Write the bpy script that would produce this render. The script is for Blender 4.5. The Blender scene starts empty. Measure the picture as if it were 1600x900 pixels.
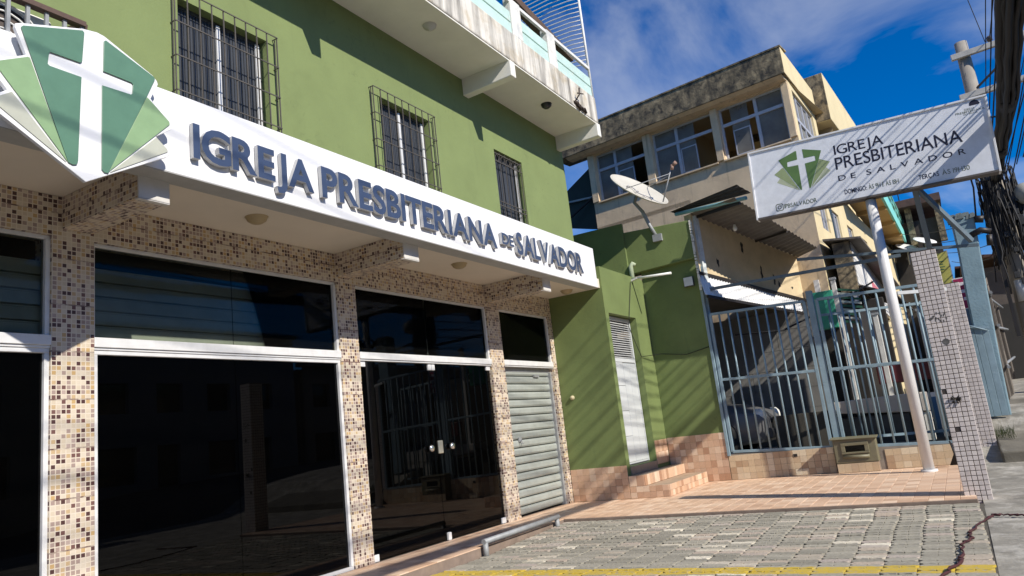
import bpy, bmesh, math, random
from mathutils import Matrix, Vector
R = math.radians
random.seed(7)
scene = bpy.context.scene
COL = scene.collection

# ---------------------------------------------------------------- camera
camd = bpy.data.cameras.new('camera'); camd.sensor_width = 36.0
camd.lens = 36.0 * 1153.46 / 1600.0; camd.clip_start = .05; camd.clip_end = 3000
cam = bpy.data.objects.new('camera', camd); COL.objects.link(cam)
cr = Vector((0.513979, -0.850369, -0.112689)); cu = Vector((-0.111251, -0.196341, 0.974204)); cf = Vector((0.850558, 0.488184, 0.195520))
cm = Matrix.Identity(4)
for i in range(3):
    cm[i][0] = cr[i]; cm[i][1] = cu[i]; cm[i][2] = -cf[i]
cm.translation = Vector((0, -5.6198, 1.15)); cam.matrix_world = cm
scene.camera = cam

# ---------------------------------------------------------------- sun, sky, exposure
SUN = Vector((.35, 1.0, -.74)).normalized()          # the way the light travels
EL = math.asin(-SUN.z)
w = bpy.data.worlds.new('World'); scene.world = w; w.use_nodes = True
nt = w.node_tree; nt.nodes.clear()
def wn(t, **k):
    n = nt.nodes.new(t)
    for a, v in k.items(): setattr(n, a, v)
    return n
sky = wn('ShaderNodeTexSky', sky_type='NISHITA', sun_disc=False, sun_elevation=EL, sun_rotation=math.atan2(-SUN.x, -SUN.y),
         altitude=20, air_density=1.0, dust_density=.25, ozone_density=3.2)
hs = wn('ShaderNodeHueSaturation'); hs.inputs['Saturation'].default_value = 1.2; hs.inputs['Value'].default_value = 1.0
tint = wn('ShaderNodeMix', data_type='RGBA', blend_type='MULTIPLY'); tint.inputs[0].default_value = 1.0; tint.inputs[7].default_value = (.62, .90, 1.36, 1)
nt.links.new(sky.outputs[0], tint.inputs[6]); nt.links.new(tint.outputs[2], hs.inputs['Color'])
tc = wn('ShaderNodeTexCoord'); sp = wn('ShaderNodeSeparateXYZ'); nt.links.new(tc.outputs['Generated'], sp.inputs[0])
def wm(op, a, b=None):
    n = wn('ShaderNodeMath', operation=op)
    for i, v in enumerate((a, b)):
        if v is None: continue
        if isinstance(v, (int, float)): n.inputs[i].default_value = v
        else: nt.links.new(v, n.inputs[i])
    return n.outputs[0]
zz = wm('ADD', wm('MAXIMUM', sp.outputs[2], 0.0), .22)
cx = wn('ShaderNodeCombineXYZ'); nt.links.new(wm('DIVIDE', sp.outputs[0], zz), cx.inputs[0]); nt.links.new(wm('DIVIDE', sp.outputs[1], zz), cx.inputs[1])
mp = wn('ShaderNodeMapping'); mp.inputs['Location'].default_value = (7.3, 1.9, 0); mp.inputs['Scale'].default_value = (1.0, 1.35, 1); mp.inputs['Rotation'].default_value = (0, 0, .5)
nt.links.new(cx.outputs[0], mp.inputs[0])
cn = wn('ShaderNodeTexNoise'); cn.inputs['Scale'].default_value = 1.4; cn.inputs['Detail'].default_value = 7; cn.inputs['Roughness'].default_value = .55; cn.inputs['Distortion'].default_value = .5
nt.links.new(mp.outputs[0], cn.inputs['Vector'])
cramp = wn('ShaderNodeValToRGB'); cramp.color_ramp.elements[0].position = .50; cramp.color_ramp.elements[1].position = .88
cramp.color_ramp.elements[0].color = (0, 0, 0, 1); cramp.color_ramp.elements[1].color = (.85, .85, .85, 1)
nt.links.new(cn.outputs['Fac'], cramp.inputs[0])
mx = wn('ShaderNodeMix', data_type='RGBA'); nt.links.new(cramp.outputs[0], mx.inputs[0]); nt.links.new(hs.outputs[0], mx.inputs[6]); mx.inputs[7].default_value = (8.2, 8.6, 9.3, 1)
bg = wn('ShaderNodeBackground'); bg.inputs['Strength'].default_value = .076; nt.links.new(mx.outputs[2], bg.inputs['Color'])
wo = wn('ShaderNodeOutputWorld'); nt.links.new(bg.outputs[0], wo.inputs[0])
sl = bpy.data.lights.new('sun', 'SUN'); sl.energy = 4.6; sl.angle = R(.53); sl.color = (1.0, .94, .84)
so = bpy.data.objects.new('sun', sl); COL.objects.link(so); so.rotation_euler = SUN.to_track_quat('-Z', 'Y').to_euler(); so.location = (-6, -16, 14)
vs = scene.view_settings; vs.view_transform = 'Standard'; vs.look = 'None'; vs.exposure = 0.3; vs.gamma = 1.0; vs.use_curve_mapping = False
scene.cycles.max_bounces = 6; scene.cycles.transparent_max_bounces = 12; scene.cycles.use_denoising = True

# ---------------------------------------------------------------- helpers: objects
WM = {}
def put(o, parent=None, m=None):
    COL.objects.link(o)
    m = m or Matrix.Identity(4)
    if parent is not None:
        o.parent = parent; o.matrix_parent_inverse = WM[parent.name].inverted()
    o.matrix_basis = m
    WM[o.name] = m.copy()
    return o
def tag(o, label, cat, group=None, kind=None):
    if label: o['label'] = label
    if cat: o['category'] = cat
    if group: o['group'] = group
    if kind: o['kind'] = kind
    return o
def thing(name, loc, label, cat, group=None):
    return tag(put(bpy.data.objects.new(name, None), None, Matrix.Translation(loc)), label, cat, group)
def inst(name, me, parent, m):
    return put(bpy.data.objects.new(name, me), parent, m)
def T(x, y, z): return Matrix.Translation((x, y, z))

class MB:
    def __init__(s): s.v = []; s.f = []; s.mi = []; s.sm = []
    def add(s, vs, fs, m=0, smooth=False):
        b = len(s.v); s.v += [tuple(p) for p in vs]
        for f in fs: s.f.append([i + b for i in f]); s.mi.append(m); s.sm.append(smooth)
        return s
    def box(s, x0, x1, y0, y1, z0, z1, m=0):
        return s.add([(x, y, z) for z in (z0, z1) for y in (y0, y1) for x in (x0, x1)],
                     [(0, 2, 3, 1), (4, 5, 7, 6), (0, 1, 5, 4), (2, 6, 7, 3), (0, 4, 6, 2), (1, 3, 7, 5)], m)
    def hexa(s, a, b, m=0):            # two quads (lists of 4 points) joined
        return s.add(list(a) + list(b), [(3, 2, 1, 0), (4, 5, 6, 7), (0, 1, 5, 4), (1, 2, 6, 5), (2, 3, 7, 6), (3, 0, 4, 7)], m)
    def prism(s, pts, d, m=0, ms=None):  # pts: planar 3D loop, d: extrude vector
        n = len(pts); a = [Vector(p) for p in pts]; d = Vector(d)
        s.add(a + [p + d for p in a], [list(range(n))[::-1]], m); b = len(s.v) - 2 * n
        s.f.append([b + n + i for i in range(n)]); s.mi.append(m); s.sm.append(False)
        for i in range(n):
            j = (i + 1) % n; s.f.append([b + i, b + j, b + n + j, b + n + i]); s.mi.append(m if ms is None else ms); s.sm.append(False)
        return s
    def bar(s, a, b, wx, wz, m=0, up=(0, 0, 1)):   # rectangular bar from a to b
        a = Vector(a); b = Vector(b); d = (b - a).normalized(); u = Vector(up)
        if abs(d.dot(u)) > .95: u = Vector((1, 0, 0))
        r = d.cross(u).normalized(); u = r.cross(d)
        q = [(-1, -1), (1, -1), (1, 1), (-1, 1)]
        return s.hexa([a + r * (i * wx / 2) + u * (j * wz / 2) for i, j in q], [b + r * (i * wx / 2) + u * (j * wz / 2) for i, j in q], m)
    def tube(s, path, r, n=8, m=0, cap=True):
        P = [Vector(p) for p in path]; rs = r if isinstance(r, (list, tuple)) else [r] * len(P)
        vs = []; pu = None
        for i, p in enumerate(P):
            d = (P[min(i + 1, len(P) - 1)] - P[max(i - 1, 0)]).normalized()
            if pu is None:
                pu = Vector((0, 0, 1)) if abs(d.z) < .9 else Vector((1, 0, 0))
            x = d.cross(pu).normalized(); y = x.cross(d).normalized(); pu = y
            for k in range(n):
                a = 2 * math.pi * k / n; vs.append(p + (x * math.cos(a) + y * math.sin(a)) * rs[i])
        fs = []
        for i in range(len(P) - 1):
            for k in range(n):
                l = (k + 1) % n; fs.append((i * n + k, i * n + l, (i + 1) * n + l, (i + 1) * n + k))
        s.add(vs, fs, m, True)
        if cap:
            b = len(s.v) - len(vs)
            for e in (0, len(P) - 1): s.f.append([b + e * n + k for k in range(n)]); s.mi.append(m); s.sm.append(False)
        return s
    def lathe(s, c, prof, n=16, m=0, ax=(0, 0, 1)):   # prof: (radius, height along ax)
        ax = Vector(ax).normalized(); u = Vector((1, 0, 0)) if abs(ax.x) < .9 else Vector((0, 1, 0))
        x = ax.cross(u).normalized(); y = ax.cross(x); c = Vector(c); vs = []
        for r, h in prof:
            for k in range(n):
                a = 2 * math.pi * k / n; vs.append(c + ax * h + (x * math.cos(a) + y * math.sin(a)) * r)
        fs = [(i * n + k, i * n + (k + 1) % n, (i + 1) * n + (k + 1) % n, (i + 1) * n + k) for i in range(len(prof) - 1) for k in range(n)]
        return s.add(vs, fs, m, True)
    def mesh(s, name, mats):
        me = bpy.data.meshes.new(name); me.from_pydata(s.v, [], s.f)
        for m in (mats if isinstance(mats, (list, tuple)) else [mats]): me.materials.append(m)
        bm = bmesh.new(); bm.from_mesh(me); uv = bm.loops.layers.uv.new('UVMap')
        bm.faces.ensure_lookup_table()
        for f, mi, sm in zip(bm.faces, s.mi, s.sm): f.material_index = mi; f.smooth = sm
        bmesh.ops.recalc_face_normals(bm, faces=bm.faces[:])
        for f in bm.faces:
            n = f.normal; k = max(range(3), key=lambda i: abs(n[i]))
            for l in f.loops:
                c = l.vert.co; l[uv].uv = ((c.y, c.z), (c.x, c.z), (c.x, c.y))[k]
        bm.to_mesh(me); bm.free(); return me
    def build(s, name, mats, parent=None, bevel=0):
        o = put(bpy.data.objects.new(name, s.mesh(name, mats)), parent)
        if bevel:
            b = o.modifiers.new('bevel', 'BEVEL'); b.width = bevel; b.segments = 2; b.limit_method = 'ANGLE'
        return o
def bx(name, mat, parent, *a, bevel=0): return MB().box(*a).build(name, mat, parent, bevel)
def holed(mb, u0, u1, v0, v1, holes, P, m=0):
    """flat wall of cells in (u,v) with rectangular holes; P(u,v) -> point"""
    us = sorted({u0, u1, *[h[0] for h in holes], *[h[1] for h in holes]}); vs = sorted({v0, v1, *[h[2] for h in holes], *[h[3] for h in holes]})
    us = [u for u in us if u0 <= u <= u1]; vs = [v for v in vs if v0 <= v <= v1]
    for a, b in zip(us, us[1:]):
        for c, d in zip(vs, vs[1:]):
            x, y = (a + b) / 2, (c + d) / 2
            if any(h[0] < x < h[1] and h[2] < y < h[3] for h in holes): continue
            mb.add([P(a, c), P(b, c), P(b, d), P(a, d)], [(0, 1, 2, 3)], m)
    return mb
def reveal(mb, h, P, d, m=0):
    d = Vector(d); c = [Vector(P(h[0], h[2])), Vector(P(h[1], h[2])), Vector(P(h[1], h[3])), Vector(P(h[0], h[3]))]
    for i in range(4):
        a, b = c[i], c[(i + 1) % 4]; mb.add([a, b, b + d, a + d], [(0, 1, 2, 3)], m)
    return mb

# ---------------------------------------------------------------- helpers: materials
def nodes(name):
    m = bpy.data.materials.new(name); m.use_nodes = True; t = m.node_tree
    b = t.nodes['Principled BSDF']; return m, t, b
class N:
    def __init__(s, t): s.t = t
    def n(s, ty, **k):
        x = s.t.nodes.new(ty)
        for a, v in k.items(): setattr(x, a, v)
        return x
    def set(s, sock, v):
        if isinstance(v, bpy.types.NodeSocket): s.t.links.new(v, sock)
        elif isinstance(v, tuple) and len(v) == 3 and sock.type == 'RGBA': sock.default_value = (*v, 1)
        else: sock.default_value = v
    def math(s, op, a, b=0.0, c=None, clamp=False):
        x = s.n('ShaderNodeMath', operation=op, use_clamp=clamp); s.set(x.inputs[0], a); s.set(x.inputs[1], b)
        if c is not None: s.set(x.inputs[2], c)
        return x.outputs[0]
    def vmath(s, op, a, b):
        x = s.n('ShaderNodeVectorMath', operation=op); s.set(x.inputs[0], a); s.set(x.inputs[1], b); return x.outputs[0]
    def pos(s): return s.n('ShaderNodeNewGeometry').outputs['Position']
    def uv(s): return s.n('ShaderNodeUVMap').outputs[0]
    def noise(s, vec, scale, detail=4, rough=.6, dist=0):
        x = s.n('ShaderNodeTexNoise'); s.set(x.inputs['Vector'], vec); x.inputs['Scale'].default_value = scale
        x.inputs['Detail'].default_value = detail; x.inputs['Roughness'].default_value = rough; x.inputs['Distortion'].default_value = dist
        return x.outputs['Fac']
    def ramp(s, fac, stops, const=False):
        x = s.n('ShaderNodeValToRGB'); s.set(x.inputs[0], fac); r = x.color_ramp
        if const: r.interpolation = 'CONSTANT'
        while len(r.elements) < len(stops): r.elements.new(.5)
        for e, (p, c) in zip(r.elements, stops): e.position = p; e.color = (*c, 1) if len(c) == 3 else c
        return x.outputs[0]
    def rng(s, v, a, b, c=0.0, d=1.0):
        x = s.n('ShaderNodeMapRange'); s.set(x.inputs[0], v)
        for i, q in enumerate((a, b, c, d)): x.inputs[i + 1].default_value = q
        return x.outputs[0]
    def mix(s, f, a, b, blend='MIX'):
        x = s.n('ShaderNodeMix', data_type='RGBA', blend_type=blend); s.set(x.inputs[0], f); s.set(x.inputs[6], a); s.set(x.inputs[7], b); return x.outputs[2]
    def bump(s, h, strength=.3, dist=.01):
        x = s.n('ShaderNodeBump'); s.set(x.inputs['Height'], h); x.inputs['Strength'].default_value = strength; x.inputs['Distance'].default_value = dist; return x.outputs[0]
def sc(c, k): return tuple(min(1, v * k) for v in c)
def mat(name, c, rough=.75, var=.12, scale=2.5, bump=.15, bscale=70, metal=0.0, stain=None, streak=None, spec=None, spot=None):
    """painted or mineral surface: mottled colour, optional stain (colour, amount 0..1, scale) and vertical streaks (colour, amount)"""
    m, t, b = nodes(name); k = N(t); p = k.pos()
    col = k.mix(k.rng(k.noise(p, scale, 5), .3, .7), sc(c, 1 - var), sc(c, 1 + var))
    if stain:
        f = k.rng(k.noise(p, stain[2], 6, .65, .4), .75 - .5 * stain[1], .95 - .35 * stain[1])
        col = k.mix(f, col, stain[0])
    if spot:
        f = k.math('MULTIPLY', k.rng(k.noise(p, spot[2], 6, .75, .8), .56, .72), k.rng(k.noise(p, .9, 2), .42, .62)); col = k.mix(k.math('MULTIPLY', f, spot[1]), col, spot[0])
    if streak:
        q = k.vmath('MULTIPLY', p, (7.0, 7.0, .55))
        f = k.rng(k.noise(q, 1.0, 5, .6), .78 - .5 * streak[1], 1.02 - .4 * streak[1]); col = k.mix(f, col, streak[0])
    k.set(b.inputs['Base Color'], col); b.inputs['Roughness'].default_value = rough; b.inputs['Metallic'].default_value = metal
    if spec is not None: b.inputs['Specular IOR Level'].default_value = spec
    if bump:
        h = k.math('ADD', k.noise(p, bscale, 3), k.math('MULTIPLY', k.noise(p, bscale * .12, 3), 1.5))
        k.set(b.inputs['Normal'], k.bump(h, bump, .008))
    return m
def flat(name, c, rough=.5, metal=0.0):
    m, t, b = nodes(name); k = N(t); p = k.pos()
    k.set(b.inputs['Base Color'], k.mix(k.rng(k.noise(p, 9, 3), .3, .7), sc(c, .93), sc(c, 1.07)))
    b.inputs['Roughness'].default_value = rough; b.inputs['Metallic'].default_value = metal; return m
def pieces(name, stops, rough=.6, bump=.25, var=.12, paint=None, dirt=None):
    """loose pieces (tiles, pavers): each takes its own tone from a per-object, per-island random number"""
    m, t, b = nodes(name); k = N(t); p = k.pos()
    r = k.math('FRACT', k.math('ADD', k.n('ShaderNodeObjectInfo').outputs['Random'], k.n('ShaderNodeNewGeometry').outputs['Random Per Island']))
    col = k.ramp(r, stops)
    g = k.rng(k.noise(p, 38, 5, .7), .25, .75, 1 - var, 1 + var)
    cc = k.n('ShaderNodeCombineXYZ')
    for i in range(3): k.set(cc.inputs[i], g)
    col = k.mix(1.0, col, cc.outputs[0], 'MULTIPLY')
    if dirt: col = k.mix(k.rng(k.noise(p, dirt[2], 6, .7, .6), .62, .78, 0, dirt[1]), col, dirt[0])
    if paint:    # worn painted line between world x0..x1
        sp = k.n('ShaderNodeSeparateXYZ'); k.set(sp.inputs[0], p)
        wob = k.math('ADD', sp.outputs[0], k.math('MULTIPLY', k.noise(p, 9, 4), .06))
        ins = k.math('MULTIPLY', k.math('GREATER_THAN', wob, paint[0]), k.math('LESS_THAN', wob, paint[1]))
        col = k.mix(k.math('MULTIPLY', ins, k.rng(k.noise(p, 22, 6, .75), .30, .50)), col, paint[2])
    k.set(b.inputs['Base Color'], col); b.inputs['Roughness'].default_value = rough
    k.set(b.inputs['Normal'], k.bump(k.noise(p, 160, 4, .7), bump, .006)); return m
def glass(name, tint, rough=.015, refl=1.0, veil=0.0, dcol=(.3, .29, .27)):
    m, t, b = nodes(name); k = N(t); t.nodes.remove(b); out = [x for x in t.nodes if x.type == 'OUTPUT_MATERIAL'][0]
    tr = k.n('ShaderNodeBsdfTransparent'); tr.inputs[0].default_value = (*tint, 1)
    gl = k.n('ShaderNodeBsdfGlossy'); gl.inputs['Roughness'].default_value = rough; gl.inputs['Color'].default_value = (refl, refl, refl, 1)
    fr = k.n('ShaderNodeFresnel'); fr.inputs[0].default_value = 1.5
    mxs = k.n('ShaderNodeMixShader'); k.set(mxs.inputs[0], fr.outputs[0]); k.t.links.new(tr.outputs[0], mxs.inputs[1]); k.t.links.new(gl.outputs[0], mxs.inputs[2])
    last = mxs.outputs[0]
    if veil:
        df = k.n('ShaderNodeBsdfDiffuse'); df.inputs[0].default_value = (*dcol, 1); m2 = k.n('ShaderNodeMixShader')
        k.set(m2.inputs[0], k.rng(k.noise(k.pos(), 2.5, 5), .2, .8, veil * .6, veil * 1.4)); k.t.links.new(last, m2.inputs[1]); k.t.links.new(df.outputs[0], m2.inputs[2]); last = m2.outputs[0]
    k.t.links.new(last, out.inputs[0]); return m
def mosaic():
    m, t, b = nodes('printed mosaic tile'); k = N(t); uv = k.uv(); S = 1 / .0357
    q = k.vmath('MULTIPLY', uv, (S, S, 1.0)); sp = k.n('ShaderNodeSeparateXYZ'); k.set(sp.inputs[0], q)
    wn_ = k.n('ShaderNodeTexWhiteNoise', noise_dimensions='2D'); k.set(wn_.inputs['Vector'], k.vmath('FLOOR', q, (0, 0, 0)))
    col = k.ramp(wn_.outputs['Value'], [(0, (.60, .51, .39)), (.23, (.52, .38, .22)), (.36, (.52, .35, .16)), (.41, (.36, .27, .235)), (.63, (.63, .55, .44)), (.73, (.080, .036, .034)), (.86, (.16, .08, .07)), (.94, (.44, .34, .30))], True)
    fx = k.math('ABSOLUTE', k.math('SUBTRACT', k.math('FRACT', sp.outputs[0]), .5)); fy = k.math('ABSOLUTE', k.math('SUBTRACT', k.math('FRACT', sp.outputs[1]), .5))
    g = k.math('MAXIMUM', fx, fy); gr = k.rng(g, .385, .415)
    col = k.mix(gr, col, (.68, .60, .49))
    seam = k.math('GREATER_THAN', k.math('ABSOLUTE', k.math('SUBTRACT', k.math('FRACT', k.math('DIVIDE', sp.outputs[1], 10.0)), .5)), .485)
    col = k.mix(k.math('MULTIPLY', seam, k.rng(k.noise(k.pos(), 11, 3), .35, .6)), col, (.13, .07, .06))
    k.set(b.inputs['Base Color'], k.mix(k.rng(k.noise(k.pos(), 5, 5), .4, .8, 0, .12), col, (.25, .19, .14)))
    b.inputs['Roughness'].default_value = .38; k.set(b.inputs['Normal'], k.bump(k.math('SUBTRACT', 1.0, gr), .35, .002)); return m

GREEN = mat('sage green wall paint', (.185, .235, .088), .8, .07, 1.6, .22, 45, stain=((.15, .19, .07), .32, 1.1), streak=((.145, .18, .075), .30), spot=((.085, .11, .045), .6, 8))
GREEN2 = mat('deep green annex paint', (.146, .191, .064), .8, .11, 2.0, .25, 45, stain=((.19, .235, .09), .18, 2.2), streak=((.105, .135, .05), .26), spot=((.075, .10, .04), .6, 7))
WHITEP = mat('white plaster', (.74, .72, .65), .8, .06, 2.0, .12, 60)
SOFFIT = mat('cream soffit paint', (.72, .65, .55), .8, .05, 1.2, .08, 60)
SLABE = mat('weathered white concrete edge', (.70, .66, .58), .85, .14, 3, .3, 40, stain=((.47, .36, .19), .50, 2.6), streak=((.13, .12, .105), .72))
ACM = mat('white composite panel', (.80, .80, .81), .36, .02, .7, .03, 6, streak=((.70, .69, .67), .22))
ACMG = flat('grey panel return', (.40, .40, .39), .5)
MOS = mosaic()
ALU = flat('white aluminium', (.72, .72, .72), .35, .1)
GLASS = glass('dark tinted glass', (.035, .038, .04), .012, .52, .012, (.05, .05, .05))
GLASST = glass('tinted transom glass', (.86, .88, .84), .02, .20, .03, (.06, .06, .06))
GLASSW = glass('window glass', (.30, .33, .36))
BLACK = flat('black steel', (.026, .022, .02), .5, .2)
WBAR = mat('weathered iron bar', (.085, .075, .065), .6, .2, 9, 0)
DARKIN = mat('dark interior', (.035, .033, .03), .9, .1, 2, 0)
STEEL = mat('galvanised steel', (.30, .31, .315), .6, .14, 8, .15, 90, metal=.2, stain=((.17, .15, .13), .2, 9))
SHUT2 = mat('rolled shutter slat', (.52, .55, .50), .6, .1, 5, 0)
SHUT = mat('pale grey steel slat', (.35, .375, .345), .5, .1, 5, .06, 80, metal=.1, stain=((.27, .26, .23), .28, 6), streak=((.26, .25, .22), .30))

# ================================================================ GROUND
CONC = mat('worn sidewalk concrete', (.25, .232, .195), .9, .35, 2.6, .7, 26, stain=((.54, .51, .45), .52, 3.6), streak=None)
WETC = mat('mossy dark concrete', (.16, .145, .115), .9, .3, 3, .6, 30, stain=((.34, .32, .27), .35, 4))
ASPH = mat('asphalt', (.055, .054, .052), .9, .2, 3, .5, 60)
BED = mat('paving bed sand', (.085, .075, .058), .95, .2, 5, .5, 50)
def sheet(name, pts, m, label=None):
    o = MB().add(pts, [tuple(range(len(pts)))]).build(name, m); return tag(o, label, None, kind='structure')
sheet('ground', [(-400, -400, -.35), (500, -400, -.35), (500, 500, -.35), (-400, 500, -.35)], ASPH)
# street and sidewalk climb beyond the forecourt
prof = [(-40, -.12), (5.5, -.115), (7.2, -.105), (9.0, -.055), (12.2, -.03), (12.9, .06), (14, .60), (16, .82), (20, 1.0), (30, 1.25), (60, 2.3), (140, 5.5)]
mb = MB()
for (x0, z0), (x1, z1) in zip(prof, prof[1:]):
    mb.add([(x0, -11, z0 - .12), (x1, -11, z1 - .12), (x1, -30, z1 - .12), (x0, -30, z0 - .12)], [(0, 1, 2, 3)])
tag(mb.build('road', ASPH), None, None, kind='structure')
mb = MB()
def side(y0, y1, dz=0.0):
    for (x0, z0), (x1, z1) in zip(prof, prof[1:]):
        mb.hexa([(x0, y0, z0 - .3), (x1, y0, z1 - .3), (x1, y1, z1 - .3), (x0, y1, z0 - .3)], [(x0, y0, z0 + dz), (x1, y0, z1 + dz), (x1, y1, z1 + dz), (x0, y1, z0 + dz)])
side(-11, -5.605)
tag(mb.build('sidewalk', CONC), None, None, kind='structure')
# paving joints on the concrete walk (step where the neighbour's walk begins)
tag(MB().hexa([(12.55, -9.2, -.2), (15.5, -9.2, .45), (15.5, -5.95, .45), (12.55, -5.95, -.2)], [(12.55, -9.2, .16), (15.5, -9.2, .80), (15.5, -5.95, .80), (12.55, -5.95, .16)]).build('sidewalk_step', WETC, None, .02), None, None, kind='structure')
tag(MB().add([(-6, -5.61, -.1125), (7.2, -5.61, -.1125), (9.0, -5.61, -.0545), (9.07, -5.61, -.0545), (-6, -.75, -.1125), (7.2, -.75, -.1125), (9.0, -.75, -.0545), (9.07, -.75, -.0545)], [(0, 1, 5, 4), (1, 2, 6, 5), (2, 3, 7, 6)]).build('forecourt_bed', BED), None, None, kind='structure')

# interlocking pavers, wavy sided, in straight rows
PAV = pieces('concrete paver', [(0, (.265, .245, .195)), (.4, (.33, .305, .245)), (.74, (.38, .35, .28)), (.84, (.47, .385, .30)), (.90, (.42, .36, .31)), (.955, (.58, .52, .41)), (1, (.72, .66, .53))], .9, .7, .26,
             paint=(6.10, 6.345, (.56, .40, .045)), dirt=((.17, .155, .125), .75, 4.0))
PL, PW, PJ = .238, .112, .004
def paver_outline():
    a = .013; pts = []
    L, W_ = PL / 2 - PJ / 2, PW / 2 - PJ / 2
    n = 4
    e = .027                                     # cut corners leave the dark dots between pavers
    pts += [(-W_ + e, -L), (-W_, -L + e * .9), (-W_ + a * .5, -L * .45), (-W_ - a * .1, -.008), (-W_ + .017, 0), (-W_ - a * .1, .008), (-W_ + a * .5, L * .45), (-W_, L - e * .9), (-W_ + e, L)]
    pts += [(W_ - e, L), (W_, L - e * .9), (W_ + a * .5, L * .45), (W_ - a * .1, .008), (W_ - .015, 0), (W_ - a * .1, -.008), (W_ + a * .5, -L * .45), (W_, -L + e * .9), (W_ - e, -L)]
    return pts
def paver_mesh(h=.045):
    o = paver_outline(); mb = MB(); n = len(o); k = .93
    lo = [(x, y, -h) for x, y in o]; mid = [(x, y, -.004) for x, y in o]; top = [(x * .985, y * .9985, 0) for x, y in o]
    fs = [tuple(range(2 * n, 3 * n))]
    for a in (0, n):
        fs += [(a + i, a + (i + 1) % n, a + n + (i + 1) % n, a + n + i) for i in range(n)]
    return mb.add(lo + mid + top, fs)
pav_mb = paver_mesh(); pav_me = pav_mb.mesh('paver', PAV)
spots = []
rows = int((9.04 - 1.6) / PW); cols = int((5.58 - .80) / PL)
rw = random.Random(12); drift = 0.0
for i in range(rows):
    drift = max(-.03, min(.03, drift + rw.uniform(-.011, .011)))
    for j in range(cols + 1):
        x = 9.06 - PW / 2 - i * PW; y = -5.57 + PL / 2 + j * PL + drift
        if y > -.86: continue
        spots.append((x, y))
rng = random.Random(3)
def jig(x, y): return Matrix.Translation((x, y, -.10 + .058 * max(0, min(1, (x - 7.2) / 1.8)) + rng.uniform(-.004, .003))) @ Matrix.Rotation(rng.uniform(-.016, .016), 4, 'Z') @ Matrix.Rotation(rng.uniform(-.012, .012), 4, 'X') @ Matrix.Rotation(rng.uniform(-.014, .014), 4, 'Y')
near = [s for s in spots if s[0] > 5.75]; near.sort(key=lambda s: (s[0]))
paving = put(bpy.data.objects.new('forecourt_paving', None), None, T(7.5, -3.2, -.1)); tag(paving, None, None, kind='structure')
nearset = set(near[:298])
for s in near[:298]: inst('paver', pav_me, paving, jig(*s))
rest = MB()
for s in spots:
    if s in nearset: continue
    M_ = jig(*s); rest.add([M_ @ Vector(v) for v in pav_mb.v], pav_mb.f)
tag(rest.build('paver_field', PAV, paving), None, None, kind='stuff')

# raised tiled pavement: strip along the shop front and the wide platform before the gate
TILEF = pieces('terracotta floor tile', [(0, (.52, .33, .215)), (.3, (.72, .50, .345)), (.55, (.62, .41, .27)), (.8, (.78, .58, .42)), (1, (.56, .37, .25))], .55, .12, .1, dirt=((.42, .30, .21), .45, 2.2))
KERB = mat('dull mortar', (.22, .165, .13), .9, .2, 6, .3)
mb = MB().box(-6, 9.06, -.80, .3, -.2, -.008).box(9.075, 13.1, -5.56, .3, -.2, -.0082)
tile_floor = tag(mb.build('tiled_pavement', KERB, None, .006), None, None, kind='structure')
TS = .148
def tile_mb(a, b, h=.01, c=.003): return MB().add([(-a, -b, -h), (a, -b, -h), (a, b, -h), (-a, b, -h), (-a, -b, -c), (a, -b, -c), (a, b, -c), (-a, b, -c), (-a + c, -b + c, 0), (a - c, -b + c, 0), (a - c, b - c, 0), (-a + c, b - c, 0)],
    [(8, 9, 10, 11), (0, 1, 5, 4), (1, 2, 6, 5), (2, 3, 7, 6), (3, 0, 4, 7), (4, 5, 9, 8), (5, 6, 10, 9), (6, 7, 11, 10), (7, 4, 8, 11)])
ft = tile_mb(TS / 2 - .0015, TS / 2 - .0015); ft_me = ft.mesh('floor_tile', TILEF)
fl = []
for i in range(27):
    for j in range(38):
        x = 9.08 + TS / 2 + i * TS; y = -5.555 + TS / 2 + j * TS
        if y > .0 or (x > 11.0 and y > -1.62): continue
        fl.append((x, y))
for i in range(56):
    for j in range(6):
        x = 9.06 - TS / 2 - i * TS; y = -.795 + .13 / 2 + j * .133
        if y < 0: fl.append((x, y))
fl.sort(key=lambda s: math.hypot(s[0] - 8.5, (s[1] + 4.2) * .8))
rest = MB()
for n_, (x, y) in enumerate(fl):
    M_ = T(x, y, rng.uniform(-.001, .001)) @ Matrix.Rotation(rng.uniform(-.004, .004), 4, 'Z')
    if n_ < 290: inst('floor_tile', ft_me, tile_floor, M_)
    else: rest.add([M_ @ Vector(v) for v in ft.v], ft.f)
tag(rest.build('floor_tile_field', TILEF, tile_floor), None, None, kind='stuff')

# ================================================================ CHURCH
church = thing('church_building', (6, 0, 0), 'sage green church with mosaic tiled columns and dark glass shop front', 'church')
COLS = [(-.30, .02), (2.925, 3.246), (5.934, 6.2265), (8.967, 9.316), (10.862, 10.99)]
for a, b in COLS: bx('column', MOS, church, a, b, 0, .24, -.02, 3.348, bevel=.004)
for (a, b), (c, d) in zip(COLS, COLS[1:]): bx('lintel', MOS, church, b + .001, c - .001, .003, .22, 3.03, 3.347)
bx('canopy_slab', SOFFIT, church, -6, 11.0, -.95, .24, 3.35, 3.50)
for a, b in ((3.0, 3.235), (5.935, 6.175), (8.975, 9.185), (-.27, -.02)):
    o = bx('canopy_beam', MOS, church, a, b, -.962, -.001, 3.09, 3.349, bevel=.003)
    MB().box(a - .003, b + .003, -.975, -.9625, 3.085, 3.25).box(a - .003, b + .003, -.975, -.93, 3.079, 3.0885).build('end_plate', mat('dented white plate', (.62, .60, .57), .6, .1, 5, .2, 20, stain=((.28, .24, .2), .25, 8)), o)
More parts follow.
